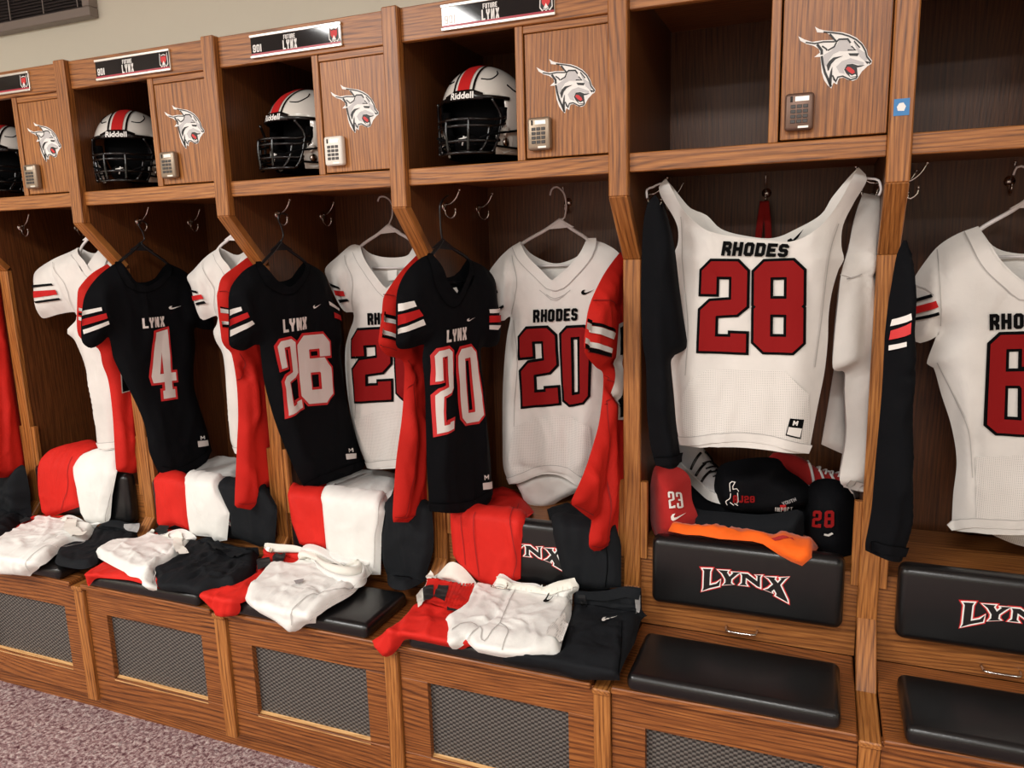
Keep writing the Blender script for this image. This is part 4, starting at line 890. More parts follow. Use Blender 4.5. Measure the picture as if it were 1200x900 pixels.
J, c = blk('black jersey with the white number four', b1,
    [(141,306),(128,313),(112,327),(100,345),(96,365),(95,390),(97,402),(107,408),(119,402),(127,395),(130,405),(133,420),(145,445),(158,470),(170,500),(175,530),(185,553,1)],
    [(185,553),(205,556),(228,547),(248,528)], [(248,528,1),(243,505),(235,480),(228,455),(227,430),(229,407),(228,385),(238,386),(250,385),(249,370),(241,350),(230,330),(215,317),(196,308)],
    [(196,308),(186,328),(170,335),(152,328),(141,306)], [(196,308),(185,326),(168,331),(153,324),(145,312),(141,306)], seed=49, folds=[([(135,405),(160,470),(186,545)], 0.009, 0.018), ([(222,420),(240,520)], 0.008, 0.016)])
c.text('lettering', 'LYNX', [(166,373),(192,370.5),(193,382.5),(167,385)], 'num_white', J, 0.24, gap=0.1)
c.text('number', '4', [(175,391),(201,388),(207.5,463),(180,467)], 'num_white', J, 0.30, 0.035, 'bright_red')
stripes(c, J, [(WH, [(95.5,364.5),(118,360),(119,364),(95,370)]), (RD, [(95,374.5),(124,367),(126,373),(95.3,382)]), (WH, [(96,386.5),(127,376),(128,380),(97,391.5)])])
c.patch('size_tag', [[(231.5,517),(243,515.5),(244,522),(232.5,524)]], 'stripe_white', J, 0.003); c.text('size_letter', 'M', [(234.5,511),(239.5,510.5),(240,514.5),(235,515.5)], 'stripe_white', J, 0.26)
swoosh(c, (197,357), (213,358), (213,361), (198,363), 'stripe_white', J)
hanger('black hanger holding black jersey number four', b1, (166,289), (142,306), (195,307), [(174,263),(168,259),(163,263),(167,270),(170,280)], 'hanger_black')
b4 = Plane((0.075, 0.0, 1.4), 32)
J, c = jersey('plain black jersey half hidden behind the left side of the white twenty-eight', b4, 'black',
    [(768,228),(759,238),(754,262),(752,300),(751,350),(753,400),(757,430),(758,480),(762,520),(768,545,1)], [(768,545),(783,545),(798,540)],
    [(798,540,1),(793,500),(788,450),(787,421),(801,411),(806,404),(803,385),(800,365),(796,335),(792,300),(788,276),(782,252),(776,236)], [(776,236),(772,246),(768,228)], None, T=0.03, R=0.035, seed=52, collar=0,
    folds=[([(772,250),(775,330),(786,410)], 0.010, 0.02), ([(762,300),(765,420),(780,530)], 0.012, 0.02)])
b5 = Plane((0.64, 0.03, 1.4), 30)
J, c = jersey('black jersey seen edge on, in front of the divider beside the number six jersey', b5, 'black',
    [(1059,281),(1051,298),(1046,325),(1041,355),(1037,390),(1036,412),(1033,462),(1026,540),(1021,597),(1014,636),(1014,645,1)], [(1014,645),(1040,650),(1055,649)],
    [(1055,649,1),(1060,630),(1065,600),(1067,540),(1067,475),(1071,425),(1070,390),(1071,350),(1069,325),(1065,290),(1062,281)], [(1062,281),(1060,284),(1059,281)], None, T=0.05, R=0.035, seed=56, collar=0,
    folds=[([(1040,430),(1050,470),(1048,520)], -0.012, 0.012), ([(1046,530),(1052,600),(1046,640)], 0.010, 0.012), ([(1041,440),(1056,435),(1066,420)], -0.01, 0.006)])
stripes(c, J, [(WH, [(1042,374),(1066,367),(1067,374.5),(1041.5,382)]), ('bright_red', [(1040.5,387),(1066,377.5),(1065.5,391),(1040,398)]), (WH, [(1040,404.5),(1062,400.5),(1062,406),(1040,410.5)])])
w4 = Plane((0.52, 0.15, 1.4), 60)
J, c = jersey('white jersey hanging on the right inside panel, behind the white twenty-eight', w4, 'white',
    [(1012,226),(1008,236),(1000,262),(994,292),(986,320),(982,355),(977,405),(976,431),(983,435),(990,437),(990,462),(992,500),(990,525),(984,562),(990,571,1)], [(990,571),(1000,574),(1011,577)],
    [(1011,577,1),(1013,540),(1016,507),(1020,437),(1023,380),(1027,330),(1030,270),(1030,236),(1022,226)], [(1022,226),(1017,231),(1012,226)], None, T=0.04, R=0.04, seed=60, collar=0, seams=[[(985,322),(1000,327),(1018,321)]],
    folds=[([(1006,250),(1000,330),(1001,420)], 0.012, 0.014), ([(985,320),(1000,325),(1018,318)], -0.006, 0.008), ([(1000,440),(1010,500),(1000,560)], 0.008, 0.012)])
wg = Cloth(Plane((0.50, 0.30, 1.4), 20), [(978,432,1),(992,436,1),(994,520),(992,534,1),(963,521,1),(970,480)], 0.012, 0.02, 0.003, (20, 6), 70)
tw = thing('hanging_cloth', 'greyish white cloth showing between the white twenty-eight and the white jersey to its right', 'cloth', (0.5, 0.3, 1.1)); wg.sheet('cloth_front', 'white', tw); wg.under('cloth_back', 'white', tw, -0.004)
# ---- red jerseys on the dividers
def redj(label, surf, pts, st, folds=(), seed=0, T=0.035, seams=()):
    J = thing('football_jersey', label, 'jersey', surf.xyz(surf.uv([pts[len(pts)//2]]), [0])[0], JG['red'])
    c = Cloth(surf, pts, T*0.6, 0.035, 0.006, (17, 4), seed, folds, auto=(12, 0.006, 0.010, 'hang')); c.sheet('front_panel', 'red', J, 0.010)
    bk = Cloth(surf, pts, -0.016, 0.05, 0.002, (15, 3.5), seed+5); bk.sheet('back_panel', 'red', J, 0.02)
    stripes(c, J, st)
    for q in seams: c.band('seam', q, 0.0022, 'seam_red', J, 0.0012)
    return J, c
r3 = Plane((-0.075, 0.1, 1.4), 84)
J, c = redj('red jersey hanging edge on beside the whole white number twenty', r3,
    [(727,295,1),(716,309),(705,326),(692,354),(687.5,374),(684.5,406),(687,417),(698,430),(707,439),(706,469),(700,504),(687,547),(668,590,1),(683,602),(694,610,1),(690,638),(696,646,1),(716,643),(722,629),(728,590),(735,540),(737,450),(737,380),(736,320)],
    [(BK, [(688.5,373),(721,386),(721,389.5),(687.8,377)]), (WH, [(687.6,377.5),(721,390.5),(719,398),(686.6,385)]), (WH, [(686,395.5),(718,408.5),(717,414),(685.6,402)]), (BK, [(685.8,402.5),(717,414.5),(716,419),(686,408)])],
    folds=[([(708,440),(712,465),(720,478)], -0.02, 0.012), ([(700,425),(722,425)], -0.012, 0.014), ([(712,480),(704,560),(700,640)], 0.014, 0.016), ([(694,612),(702,560),(708,500)], -0.014, 0.012), ([(722,480),(716,560),(714,640)], 0.010, 0.014), ([(695,352),(722,362)], -0.006, 0.01)], seed=71, T=0.045, seams=[[(695,352),(708,352),(722,358)],[(684.8,408),(700,416),(716,421)],[(707,440),(716,450),(717,470),(709,474)],[(717,470),(714,540),(709,640)],[(672,592),(684,598),(694,604)],[(694,640),(706,641),(719,632)]])
c.patch('number_edge', [[(724.5,380),(730,377),(731,492),(724,492)]], 'num_white', J, 0.003); c.patch('number', [[(726,384),(731,381),(732,414),(726,416)], [(726,424),(732,420),(732,488),(726,489)]], 'num_black', J, 0.0042)
r2 = Plane((-0.68, 0.1, 1.4), 86)
J, c = redj('red jersey hanging edge on beside the black twenty, over the half hidden number', r2,
    [(490,297,1),(469,319),(453,342),(449,350),(447,371),(444.5,390),(444,404),(453,416),(467,420),(473,425),(474,441),(471,488),(464,542),(460,604),(461,612,1),(488,611),(502,599),(512,580),(516,500),(516,400),(512,340),(502,305)],
    [(BK, [(447.7,364.5),(464.5,371),(464.5,375),(447.3,369)]), (WH, [(447.3,369.3),(464.5,375.3),(464.5,380),(446.8,375.5)]), (WH, [(445.8,384),(464,391.5),(464,396),(445.2,389.3)]), (BK, [(445.2,389.8),(464,396.4),(463.5,399.5),(445,393.5)])],
    folds=[([(478,424),(484,440),(482,454)], -0.02, 0.010), ([(470,440),(478,520),(470,600)], 0.012, 0.014), ([(490,470),(486,550),(478,606)], 0.012, 0.014)], seed=75, T=0.04, seams=[[(449.5,345),(458,346),(466,350)],[(444,404),(455,408),(464,411)],[(475,422),(484,432),(485,450),(477,456)],[(485,450),(480,520),(474,606)],[(462,606),(480,606),(500,594)]])
r1 = Plane((-1.29, 0.1, 1.4), 86)
J, c = redj('red jersey hanging edge on between white and the black twenty-six', r1,
    [(293,299,1),(276,312),(260,325),(255.5,340),(254,347),(255.5,365),(258,385),(260,400),(265,408),(271,414),(277,447),(279,487),(277.5,525),(275,592),(278,595,1),(300,596),(307,573),(322,566),(328,500),(328,420),(322,330),(306,302)],
    [(BK, [(255.7,359),(267.5,361),(267.5,363),(255.9,361)]), (WH, [(256,361.2),(267.5,363.2),(267.5,367.5),(256.3,366.5)]), (WH, [(257,376),(267.5,377),(267.5,380.5),(257.5,380)]), (BK, [(257.6,380.2),(267.5,380.8),(267.5,383.8),(258,383.4)])],
    folds=[([(279,420),(285,440),(280,446)], -0.02, 0.010), ([(290,430),(296,480),(290,515)], 0.012, 0.012), ([(290,540),(295,590)], 0.01, 0.012)], seed=79, T=0.04, seams=[[(255,342),(262,341),(268,343)],[(279,414),(286,428),(282,444),(277,446)],[(278,590),(290,591),(302,588)]])
r0 = Plane((-1.90, 0.1, 1.4), 86)
J, c = redj('red jersey hanging edge on between the leftmost white and the black four', r0,
    [(130,307,1),(108,320),(94,335),(91,342),(90,370),(90.5,388),(95,397),(110,405),(117,412),(120,427),(127,447),(132,487),(136,550),(140,553,1),(163,551),(168,510),(172,450),(166,380),(158,320),(142,306)],
    [(WH, [(90.6,360.5),(96,362),(96,365.5),(90.6,364)]), (BK, [(90.5,366),(96,367.5),(96,370),(90.5,369)]), (WH, [(90.6,371),(96,372.5),(96,376.5),(90.6,375)])], folds=[([(124,430),(140,520),(142,548)], 0.012, 0.014), ([(150,440),(150,545)], 0.010, 0.012)], seed=83, T=0.04)
c.patch('number_edge', [[(141,436),(152,434),(153,458),(142.5,461)]], 'num_white', J, 0.003); c.patch('number', [[(142,434),(153,432),(154,457),(143.5,459.5)]], 'num_black', J, 0.0042)
rm = Plane((-2.51, 0.1, 1.4), 86)
J, c = redj('red jersey cut off by the left edge of the photo', rm, [(-6,310,1),(1,336),(4,360),(10,400),(17,450),(25,500),(30,540),(27,552),(10,559),(0,560),(-30,560),(-40,480),(-40,380),(-30,320)], [], folds=[([(0,400),(8,540)], 0.01, 0.014)], seed=87)
# ------------------------------------------------------------------ folded garments over the backrests and on the seats
BACK = Drape([(0.100, 0.40), (0.103, 0.60), (0.103, 0.765), (0.116, 0.793), (0.158, 0.795), (0.20, 0.765), (0.27, 0.745), (0.52, 0.742)])
HUMP = Drape([(0.100, 0.40), (0.100, 0.60), (0.098, 0.75), (0.115, 0.815), (0.17, 0.855), (0.27, 0.855), (0.40, 0.80)])
BENCH = Drape([(-0.203, 0.30), (-0.203, 0.528), (-0.188, 0.556), (0.02, 0.556), (0.085, 0.560), (0.100, 0.58), (0.103, 0.765), (0.116, 0.793), (0.16, 0.795)])
def drape(label, mat, pts, T=0.014, R=0.025, amp=0.004, ns=(22, 8), seed=0, folds=(), lift=0.0, name='draped_garment', cat='garment', group='garments draped over the backrests', surf=None, grid=0.010, auto=(7, 0.004, 0.006, 'hang'), dseams=()):
    sf = surf or BACK; c = Cloth(sf, pts, T, R, amp, ns, seed, folds, lift, auto=auto, smooth=sf is BENCH)
    J = thing(name, label, cat, sf.xyz(sf.uv([pts[len(pts)//2]]), [0])[0], group)
    c.sheet('cloth_front', mat, J, grid); c.under('cloth_back', mat, J, 0.0006)
    for q in dseams: c.band('seam', q, 0.0024, 'seam_red' if mat == 'red' else 'seam_black' if 'black' in mat else 'seam', J, 0.0015)
    return J, c
Z3 = [([(560,600),(556,650),(560,675)], 0.004, 0.006), ([(606,590),(603,640),(601,680)], 0.006, 0.008)]
drape('red garment over the backrest with wildcat lettering, above the flat white pants', 'red', [(528,597),(545,594),(560,588),(572,576),(590,571),(607,577),(626,600),(615,610),(611,637),(610,678,1),(580,690),(560,680),(540,664),(531,650)], seed=101, folds=Z3, dseams=[[(557,600),(557,640),(561,676)],[(541,600),(543,640),(545,662)],[(608,590),(603,640),(601,678)]])
J, c = drape('black garment over the backrest with wildcat lettering', 'black_pants', [(641,597,1),(655,593),(668,592),(684,596),(705,594),(722,604),(728,640),(728,688,1),(705,690),(680,688),(661,678,1),(655,655),(648,625)], seed=103, dseams=[[(711,600),(710,640),(710,688)]], folds=[([(710,600),(709,690)], 0.008, 0.006), ([(665,600),(675,680)], 0.004, 0.012)])
drape('red garment over the backrest left of the white one below the black twenty-six', 'red', [(347,563),(365,560),(388,557),(400,556),(386,577),(384,600),(387,645),(365,643),(351,637),(342,612),(337,580)], seed=105, folds=[([(352,566),(350,600),(356,638)], 0.006, 0.006)])
drape('white garment over the backrest below the black twenty-six', 'white_pants', [(386,560),(400,553),(430,548),(455,548),(466,552),(461,577),(453,600),(449,625),(448,672,1),(430,672),(412,658),(385,645),(380,592),(381,572)], lift=0.010, seed=107, folds=[([(460,578),(448,600),(442,670)], 0.005, 0.006), ([(400,575),(420,582),(440,572)], 0.004, 0.008), ([(395,620),(425,612)], 0.003, 0.01)], dseams=[[(452,576),(445,600),(439,630),(438,666)]])
J, c = drape('black garment hanging over the backrest right of the white one below the black twenty-six', 'black_pants', [(460,583),(480,580),(498,584),(508,596),(509,637),(502,668),(490,687),(475,693),(460,691),(454,683),(450,660),(448,630),(452,604)], surf=BENCH, lift=0.004, T=0.02, seed=109, folds=[([(470,600),(478,650),(472,690)], 0.008, 0.010)])
drape('red garment over the backrest below the black four', 'red', [(184,557),(200,553),(224,551),(222,570),(224,600),(224,622),(205,615),(190,621),(184,612),(182,580)], seed=111, folds=[([(200,560),(206,612)], 0.005, 0.006)])
drape('white garment over the backrest below the black four', 'white_pants', [(238,538),(258,533),(280,534),(290,540),(278,560),(271,600),(268,632,1),(253,634,1),(250,628),(225,626,1),(221,600),(219,570),(223,553)], lift=0.008, seed=113, folds=[([(258,560),(252,628)], 0.005, 0.006), ([(262,600),(256,632)], 0.004, 0.005)])
drape('black garment over the backrest below the black twenty-six, next to the white one', 'black_pants', [(275,562),(300,558),(322,566),(325,600),(322,638),(305,641),(285,633),(272,626),(268,600)], seed=115, folds=[([(300,570),(303,636)], 0.008, 0.01)])
drape('leftmost red garment draped over a backrest', 'red', [(48,538),(60,527),(85,521),(112,518),(122,522),(95,540),(91,560),(91,580),(93,594),(75,600),(58,607),(49,600),(45,575)], seed=117, surf=HUMP, folds=[([(78,540),(72,600)], 0.006, 0.006), ([(52,548),(54,600)], 0.005, 0.006)], dseams=[[(84,535),(79,570),(72,600)]])
drape('leftmost white garment draped over a backrest', 'white_pants', [(96,536),(113,529),(133,526),(146,530),(139,555),(134,580),(132,605),(128,613),(105,612),(97,600),(92,570),(88,548)], lift=0.009, seed=119, surf=HUMP, folds=[([(130,560),(120,610)], 0.005, 0.006)], dseams=[[(137,552),(129,585),(124,611)]])
drape('black garment in a heap at the left edge below the red jersey', 'black_pants', [(-30,556),(5,560),(27,545),(35,575),(36,592),(28,616),(15,640),(0,655),(-30,660)], T=0.05, R=0.05, amp=0.012, ns=(14, 14), seed=121, surf=BENCH)
# ---- pants on the seats
def pants(label, mat, pts, T=0.035, R=0.018, amp=0.006, seed=0, folds=(), lift=0.0, ns=(16, 16), seams=()):
    J_, c_ = drape(label, mat, pts, T*0.6, R, amp*0.9, ns, seed, [(f[0], max(f[1]*0.8, -0.010), f[2]) for f in folds], lift, 'football_pants', 'pants', 'football pants on the seats', BENCH, 0.007, (16, 0.007, 0.0065, 'lie'))
    for q in seams: c_.band('seam', q, 0.0024, 'seam_red' if mat == 'red' else 'seam_black' if 'black' in mat else 'seam', J_, 0.0015)
    return J_, c_
# bay 3
J, c = pants('red pants with black elastic waistband beside the flat white pants, nearest camera', 'red', [(436,751,1),(451,740),(470,729),(481,717),(492,711),(497,698),(503,681),(525,680),(541,690),(560,690),(600,700),(600,740),(545,760),(531,759),(515,756),(496,752),(476,749),(469,757),(460,767),(452,770,1)], seed=131, T=0.04,
    folds=[([(470,730),(474,750)], -0.012, 0.010), ([(500,715),(505,752)], 0.008, 0.014), ([(480,718),(520,722),(560,712)], 0.006, 0.012), ([(497,708),(520,716),(545,720)], -0.008, 0.006)])
c.patch('waistband', [[(497,697),(503,681),(525,680.5),(541,691),(555,695),(548,710),(541,718),(520,713.5),(503,708)]], 'red', J, 0.008)
g = [c.strip_geo(c.uvp([(x, 684+abs(x-530)*0.08), (x-10, 713)]), 0.004, 0.0095) for x in range(530, 556, 4)]; V, F = join_geo(g); mk('waistband_rib', V, F, 'red', J)
c.patch('elastic_patch', [[(495.7,695.4),(508.4,689),(507.6,703.3),(496.5,708)]], 'elastic', J, 0.011); c.patch('elastic_patch', [[(514,688),(526,689.5),(521.5,705.5),(508.5,703)]], 'elastic', J, 0.011)
c.patch('fly_gap', [[(524,714.5),(539,718),(536,720),(524,718)]], 'elastic', J, 0.010)
cl = Cloth(BENCH, [(505,680),(515,671),(528,658),(540,661),(553,674),(562,690),(553,696),(541,691),(525,681)], 0.03, 0.03, 0.004, (20, 20), 133, lift=0.006); cl.sheet('lining', 'lining', J)
cl.patch('buckle', [[(508,676.5),(523,681),(522,684),(509,680)]], 'chrome', J, 0.012)
c.patch('belt', [[(494,710),(490,713),(488,705),(500,676),(505,668),(508,672)]], 'lining', J, 0.004)
J, c = pants('white pants lying flat with a black tick mark, below the whole white number twenty', 'white_pants', [(520,735,1),(531,728.7),(544,720.7),(552,703),(560,690),(574,692),(582,680),(588,670),(596,673),(603,678),(613,680.6),(630,681.5),(641,686),(655,679),(672,677),(680,683),(679,690),(673,694),(671,711),(669,729),(662,748),(656,771,1),(630,772),(595,770),(563,764,1),(549,755),(545,757),(533,760),(525,747)], T=0.045, lift=0.014, seed=135, amp=0.004,
    folds=[([(601,690),(594,710),(586,729)], -0.014, 0.007), ([(586,729),(572,742),(555,752)], -0.022, 0.008), ([(605,737),(625,740),(645,734)], 0.006, 0.010), ([(560,695),(548,725),(535,740)], 0.006, 0.012), ([(575,697),(562,725),(545,740)], 0.006, 0.010), ([(650,690),(655,740)], 0.004, 0.012), ([(585,735),(600,745)], -0.006, 0.008)], seams=[[(601,692),(594,710),(586,729)],[(586,729),(572,742),(556,752),(545,756)],[(586,729),(590,750),(588,765)],[(666,695),(655,725),(640,765)],[(533,732),(548,738),(556,748)]])
c.band('waistband', [(585,675),(602,684),(618,686),(640,690),(655,685),(676,682)], 0.030, 'lining', J, 0.005)
c.band('belt_tab', [(585,676),(594,678),(602,683)], 0.022, 'lining', J, 0.012)
wq = c.surf.xyz(c.surf.uv([(583,680),(592,683),(601,682),(602,675)]), [0.050]*4); tube('belt_ring', wq, 0.002, 'brass', J)
g = [c.strip_geo(c.uvp([(x, 684.5), (x-1, 691)]), 0.003, 0.0065) for x in range(606, 676, 6)]; V, F = join_geo(g); mk('waistband_rib', V, F, 'lining', J)
swoosh(c, (637,701), (657,700), (657,703), (636,708.5), 'num_black', J, 0.007)
c.patch('mesh_panel', [[(634,764),(642,735),(662,720),(666,735),(654,768)]], 'mesh_white', J, 0.003)
J, c = pants('black pants with a white tick mark, below the red jersey beside the white twenty', 'black_pants', [(673,693),(689,692),(710,691),(733,686),(752,688,1),(753,715),(759,722,1),(751,730),(744,755),(735,772),(727,797,1),(679,795),(650,786),(612,780),(590,772),(620,764),(656,768),(663,745),(669,725)], seed=139, T=0.03, lift=0.006, amp=0.005,
    folds=[([(729,728),(728,760),(726,790)], -0.008, 0.006), ([(676,705),(690,708)], -0.006, 0.006), ([(690,760),(720,768)], -0.004, 0.006), ([(710,695),(740,700)], 0.006, 0.01)], seams=[[(729,728),(728,760),(726,792)],[(676,706),(684,712),(690,708)]])
swoosh(c, (705,722), (724,722), (722,726), (705,730), 'stripe_white', J, 0.004); c.band('waistband', [(676,698),(705,698),(733,693),(751,695)], 0.028, 'black_pants', J, 0.006)
c.patch('belt_tab', [[(679,695),(688,694),(689,709),(680,711)]], 'elastic', J, 0.010); c.patch('mesh_panel', [[(744,700),(751,696),(751,712),(745,720)]], 'grey_print', J, 0.002)
# bay 2
J, c = pants('red pants with black elastic under the rumpled white pants', 'red', [(237,702,1),(243,693),(259,694),(278,690),(299,676),(300,664),(309,643),(322,647),(344,644),(369,644),(385,655),(380,690),(330,704),(300,703),(289,704),(280,719),(263,723,1),(250,714)], seed=143, T=0.04,
    folds=[([(262,695),(255,716)], -0.012, 0.008), ([(300,682),(280,705)], 0.01, 0.01), ([(308,650),(308,668)], -0.006, 0.004), ([(335,648),(334,668)], 0.006, 0.005)])
c.patch('elastic_patch', [[(301,661),(316,655),(318,667),(302,671)]], 'elastic', J, 0.010); c.patch('elastic_patch', [[(319,654),(330,650),(331,663),(320,667)]], 'elastic', J, 0.010)
cl = Cloth(BENCH, [(315,634),(330,635),(352,637),(367,644),(345,646),(325,648),(316,641)], 0.02, 0.02, 0.003, (20, 20), 145, lift=0.02); cl.sheet('lining', 'lining', J); cl.patch('buckle', [[(312,639),(322,641),(321,646),(313,644)]], 'chrome', J, 0.008)
J, c = pants('rumpled white pants with a rolled open waistband, beside the bare seat end', 'white_pants', [(289,702),(298,690),(318,671),(344,671),(350,664),(366,650),(391,642),(412,649),(441,654,1),(439,664),(428,684),(413,701),(391,714),(373,730,1),(362,731),(349,738,1),(331,729),(309,718)], T=0.05, lift=0.012, seed=147, amp=0.007,
    folds=[([(364,725),(378,705),(405,690)], -0.012, 0.007), ([(300,700),(330,690),(345,680)], 0.008, 0.010), ([(345,735),(352,712),(372,698)], 0.008, 0.008), ([(400,700),(425,676)], -0.008, 0.007), ([(415,655),(425,670)], 0.006, 0.008), ([(320,712),(340,700)], -0.006, 0.008)], seams=[[(345,735),(352,714),(372,698),(400,688),(430,676)],[(364,728),(385,712),(415,694)]])
ctr = c.surf.uv([(395,672)])[0]; V = []; F = []; n = 40
e1 = c.surf.uv([(372,650)])[0]-c.surf.uv([(420,692)])[0]; e1 *= 0.52; e2v = c.surf.uv([(416,662)])[0]-c.surf.uv([(374,684)])[0]; e2v *= 0.40
for i in range(n):
    a = 2*math.pi*i/n
    for k, (rr, hh) in enumerate(((1.0, 0.030), (1.06, 0.045), (1.02, 0.062), (0.94, 0.070), (0.86, 0.060), (0.80, 0.040))):
        rr2 = rr*(1+0.05*math.sin(3*a+1)); p_ = ctr+e1*math.cos(a)*rr2+e2v*math.sin(a)*rr2; V.append(c.surf.xyz(p_[None], [hh+0.006*math.sin(2*a)])[0])
for i in range(n):
    for k in range(5): F.append((i*6+k, ((i+1) % n)*6+k, ((i+1) % n)*6+k+1, i*6+k+1))
mk('waistband', V, F, 'lining', J)
V2 = []; 
for i in range(n):
    a = 2*math.pi*i/n; p_ = ctr+e1*math.cos(a)*1.22+e2v*math.sin(a)*1.2-e1*0.05
    for hh, rr in ((0.02, 1.0), (0.045, 0.97), (0.055, 0.92), (0.045, 0.86)): V2.append(c.surf.xyz((ctr+(p_-ctr)*rr)[None], [hh])[0])
F2 = [(i*4+k, ((i+1) % n)*4+k, ((i+1) % n)*4+k+1, i*4+k+1) for i in range(n) for k in range(3)]
mk('belt', V2, F2, 'white_pants', J)
c.patch('logo', [[(344,682),(356,679.5),(355,683),(347,685.5)]], 'grey_print', J, 0.006)
# bay 1
J, c = pants('red pants mostly hidden under the white pants below the black four', 'red', [(102,680,1),(104,687),(113,678),(150,680),(180,688),(200,690),(240,650),(205,622),(185,624),(172,631),(158,641),(140,652),(118,662)], seed=151, T=0.025)
c.patch('elastic_patch', [[(183,620),(190,614),(201,615),(198,624),(190,629)]], 'elastic', J, 0.012); c.patch('belt', [[(173,628),(180,619),(184,620),(176,630)]], 'lining', J, 0.010)
J, c = pants('white pants lying creased below the black four', 'white_pants', [(111,656,1),(131,644),(158,641),(183,631),(197,623),(218,618),(234,628),(230,640),(215,654),(202,665),(183,677),(188,690),(179,691),(168,682),(152,678),(130,667)], lift=0.016, seed=153, T=0.045, amp=0.007, folds=[([(176,690),(186,668),(205,655)], 0.010, 0.007), ([(183,655),(195,662),(205,648)], -0.012, 0.006), ([(130,655),(160,662),(175,675)], 0.006, 0.010), ([(200,628),(212,640)], -0.006, 0.004), ([(210,622),(224,636)], -0.006, 0.004)], seams=[[(176,684),(182,670),(196,658)]])
c.band('waistband', [(197,625),(208,637),(216,650)], 0.03, 'lining', J, 0.006); c.band('belt_tab', [(211,622),(219,632)], 0.03, 'lining', J, 0.010)
J, c = pants('black pants in a crumpled pile below the black twenty-six, left of the red pants leg', 'black_pants', [(178,677,1),(202,665),(218,646),(233,634),(248,628),(255,634),(268,637),(283,641),(304,641,1),(303,656),(298,676),(277,693),(258,695),(237,699),(218,695),(196,693),(185,685)], seed=155, T=0.05, lift=0.008, amp=0.010,
    folds=[([(185,680),(215,665),(240,645)], 0.012, 0.008), ([(205,690),(235,672),(270,655)], 0.014, 0.008), ([(240,640),(246,655)], 0.010, 0.006), ([(255,640),(256,655)], 0.010, 0.006), ([(262,690),(280,668)], -0.012, 0.008), ([(238,665),(250,660)], -0.016, 0.006), ([(225,690),(240,680)], -0.012, 0.006)])
c.band('waistband', [(240,640),(256,645),(270,650),(284,652)], 0.035, 'black_pants', J, 0.008)
# bay 0
J, c = pants('leftmost red pants with black elastic, at the left edge', 'red', [(-20,635),(0,625),(18,620),(35,608),(48,604),(60,605),(85,610),(60,640),(20,645),(-20,655)], seed=161, T=0.03)
c.patch('elastic_patch', [[(21,609),(32,603),(36,611),(25,616)]], 'elastic', J, 0.010); c.patch('elastic_patch', [[(36,613),(46,605),(50,607.5),(38,615.5)]], 'elastic', J, 0.010)
J, c = pants('leftmost white pants lying on a seat', 'white_pants', [(-12,650),(3,640),(20,629),(36,623),(48,611),(71,607),(84,602),(97,606),(108,613),(122,611),(115,622),(103,637),(85,643),(67,654),(54,664),(40,673,1),(18,671),(-10,667)], lift=0.014, seed=163, T=0.05, amp=0.006,
    folds=[([(40,668),(55,650),(85,640)], 0.010, 0.007), ([(45,655),(70,640),(100,634)], -0.012, 0.006), ([(60,615),(58,635),(45,650)], 0.006, 0.008), ([(76,620),(92,632)], -0.012, 0.005), ([(20,640),(30,655)], 0.005, 0.012)], seams=[[(38,670),(50,652),(78,640),(100,634)]])
c.band('waistband', [(74,612),(82,620),(92,628),(100,627)], 0.04, 'lining', J, 0.010)
J, c = pants('black pants with a white tick mark on the leftmost visible seat end', 'black_pants', [(66,655),(69,649),(87,642),(103,640),(111,625),(123,611),(139,609),(152,612),(165,612,1),(162,626),(158,640),(142,642),(124,648),(115,662),(103,668),(85,667),(66,662)], lift=0.006, seed=165, T=0.04, amp=0.006, folds=[([(110,650),(125,625)], -0.008, 0.007), ([(140,612),(146,638)], -0.006, 0.005)])
swoosh(c, (129,632), (143,633), (142,636), (130,639), 'stripe_white', J, 0.004); c.patch('mesh_panel', [[(148,613),(164,613),(161,624),(150,622)]], 'grey_print', J, 0.003)
# ------------------------------------------------------------------ gear on the storage top of the locker with number 28
def item(name, label, cat, surf, pts, mat, T, R, seed, folds=(), amp=0.005, lift=0.0, Tb=0.03):
    J = thing(name, label, cat, surf.xyz(surf.uv([pts[0]]), [0])[0]); c = Cloth(surf, pts, T, R, amp, (16, 16), seed, folds, lift)
    c.sheet('cloth_front', mat, J, 0.01); c.under('cloth_back', mat, J, -0.001, Tb); return J, c
g1 = Plane((0.1, 0.24, 0.9), 0)
J, c = item('folded_shirt', 'red folded shirt with a white twenty-three, behind the lettered backrest', 'shirt', g1, [(769,545),(786,545),(801,551),(809,562),(811,586),(818,609),(806,628),(783,632),(770,630),(763,615),(762,583),(763,563)], 'dull_red', 0.07, 0.06, 171, [([(762,612),(768,626)], -0.02, 0.008), ([(805,600),(814,618)], -0.01, 0.006)])
c.text('number', '2', [(782.5,575.5),(790.3,575),(792,594),(784.5,595.5)], 'stripe_white', J, 0.2); c.text('number', '3', [(792.2,575.5),(799.5,575.5),(802,593.5),(794.2,594.5)], 'stripe_white', J, 0.2)
swoosh(c, (786.5,598), (805,599), (804,606), (786,611), 'stripe_white', J)
g2 = Plane((0.3, 0.32, 0.9), 0)
J, c = item('folded_hoodie', 'black folded top with red and white lettering and a white outlined figure', 'hoodie', g2, [(838,560),(845,545),(865,539),(890,536),(912,538),(922,550),(940,562),(953,577),(948,592),(920,600),(890,602),(850,596),(838,578)], 'black', 0.07, 0.05, 173, [([(845,590),(890,596),(930,590)], 0.01, 0.01)])
c.text('lettering', 'AJ28', [(859,580),(884.5,580.7),(884.5,588.7),(859,589)], 'num_red', J, 0.24)
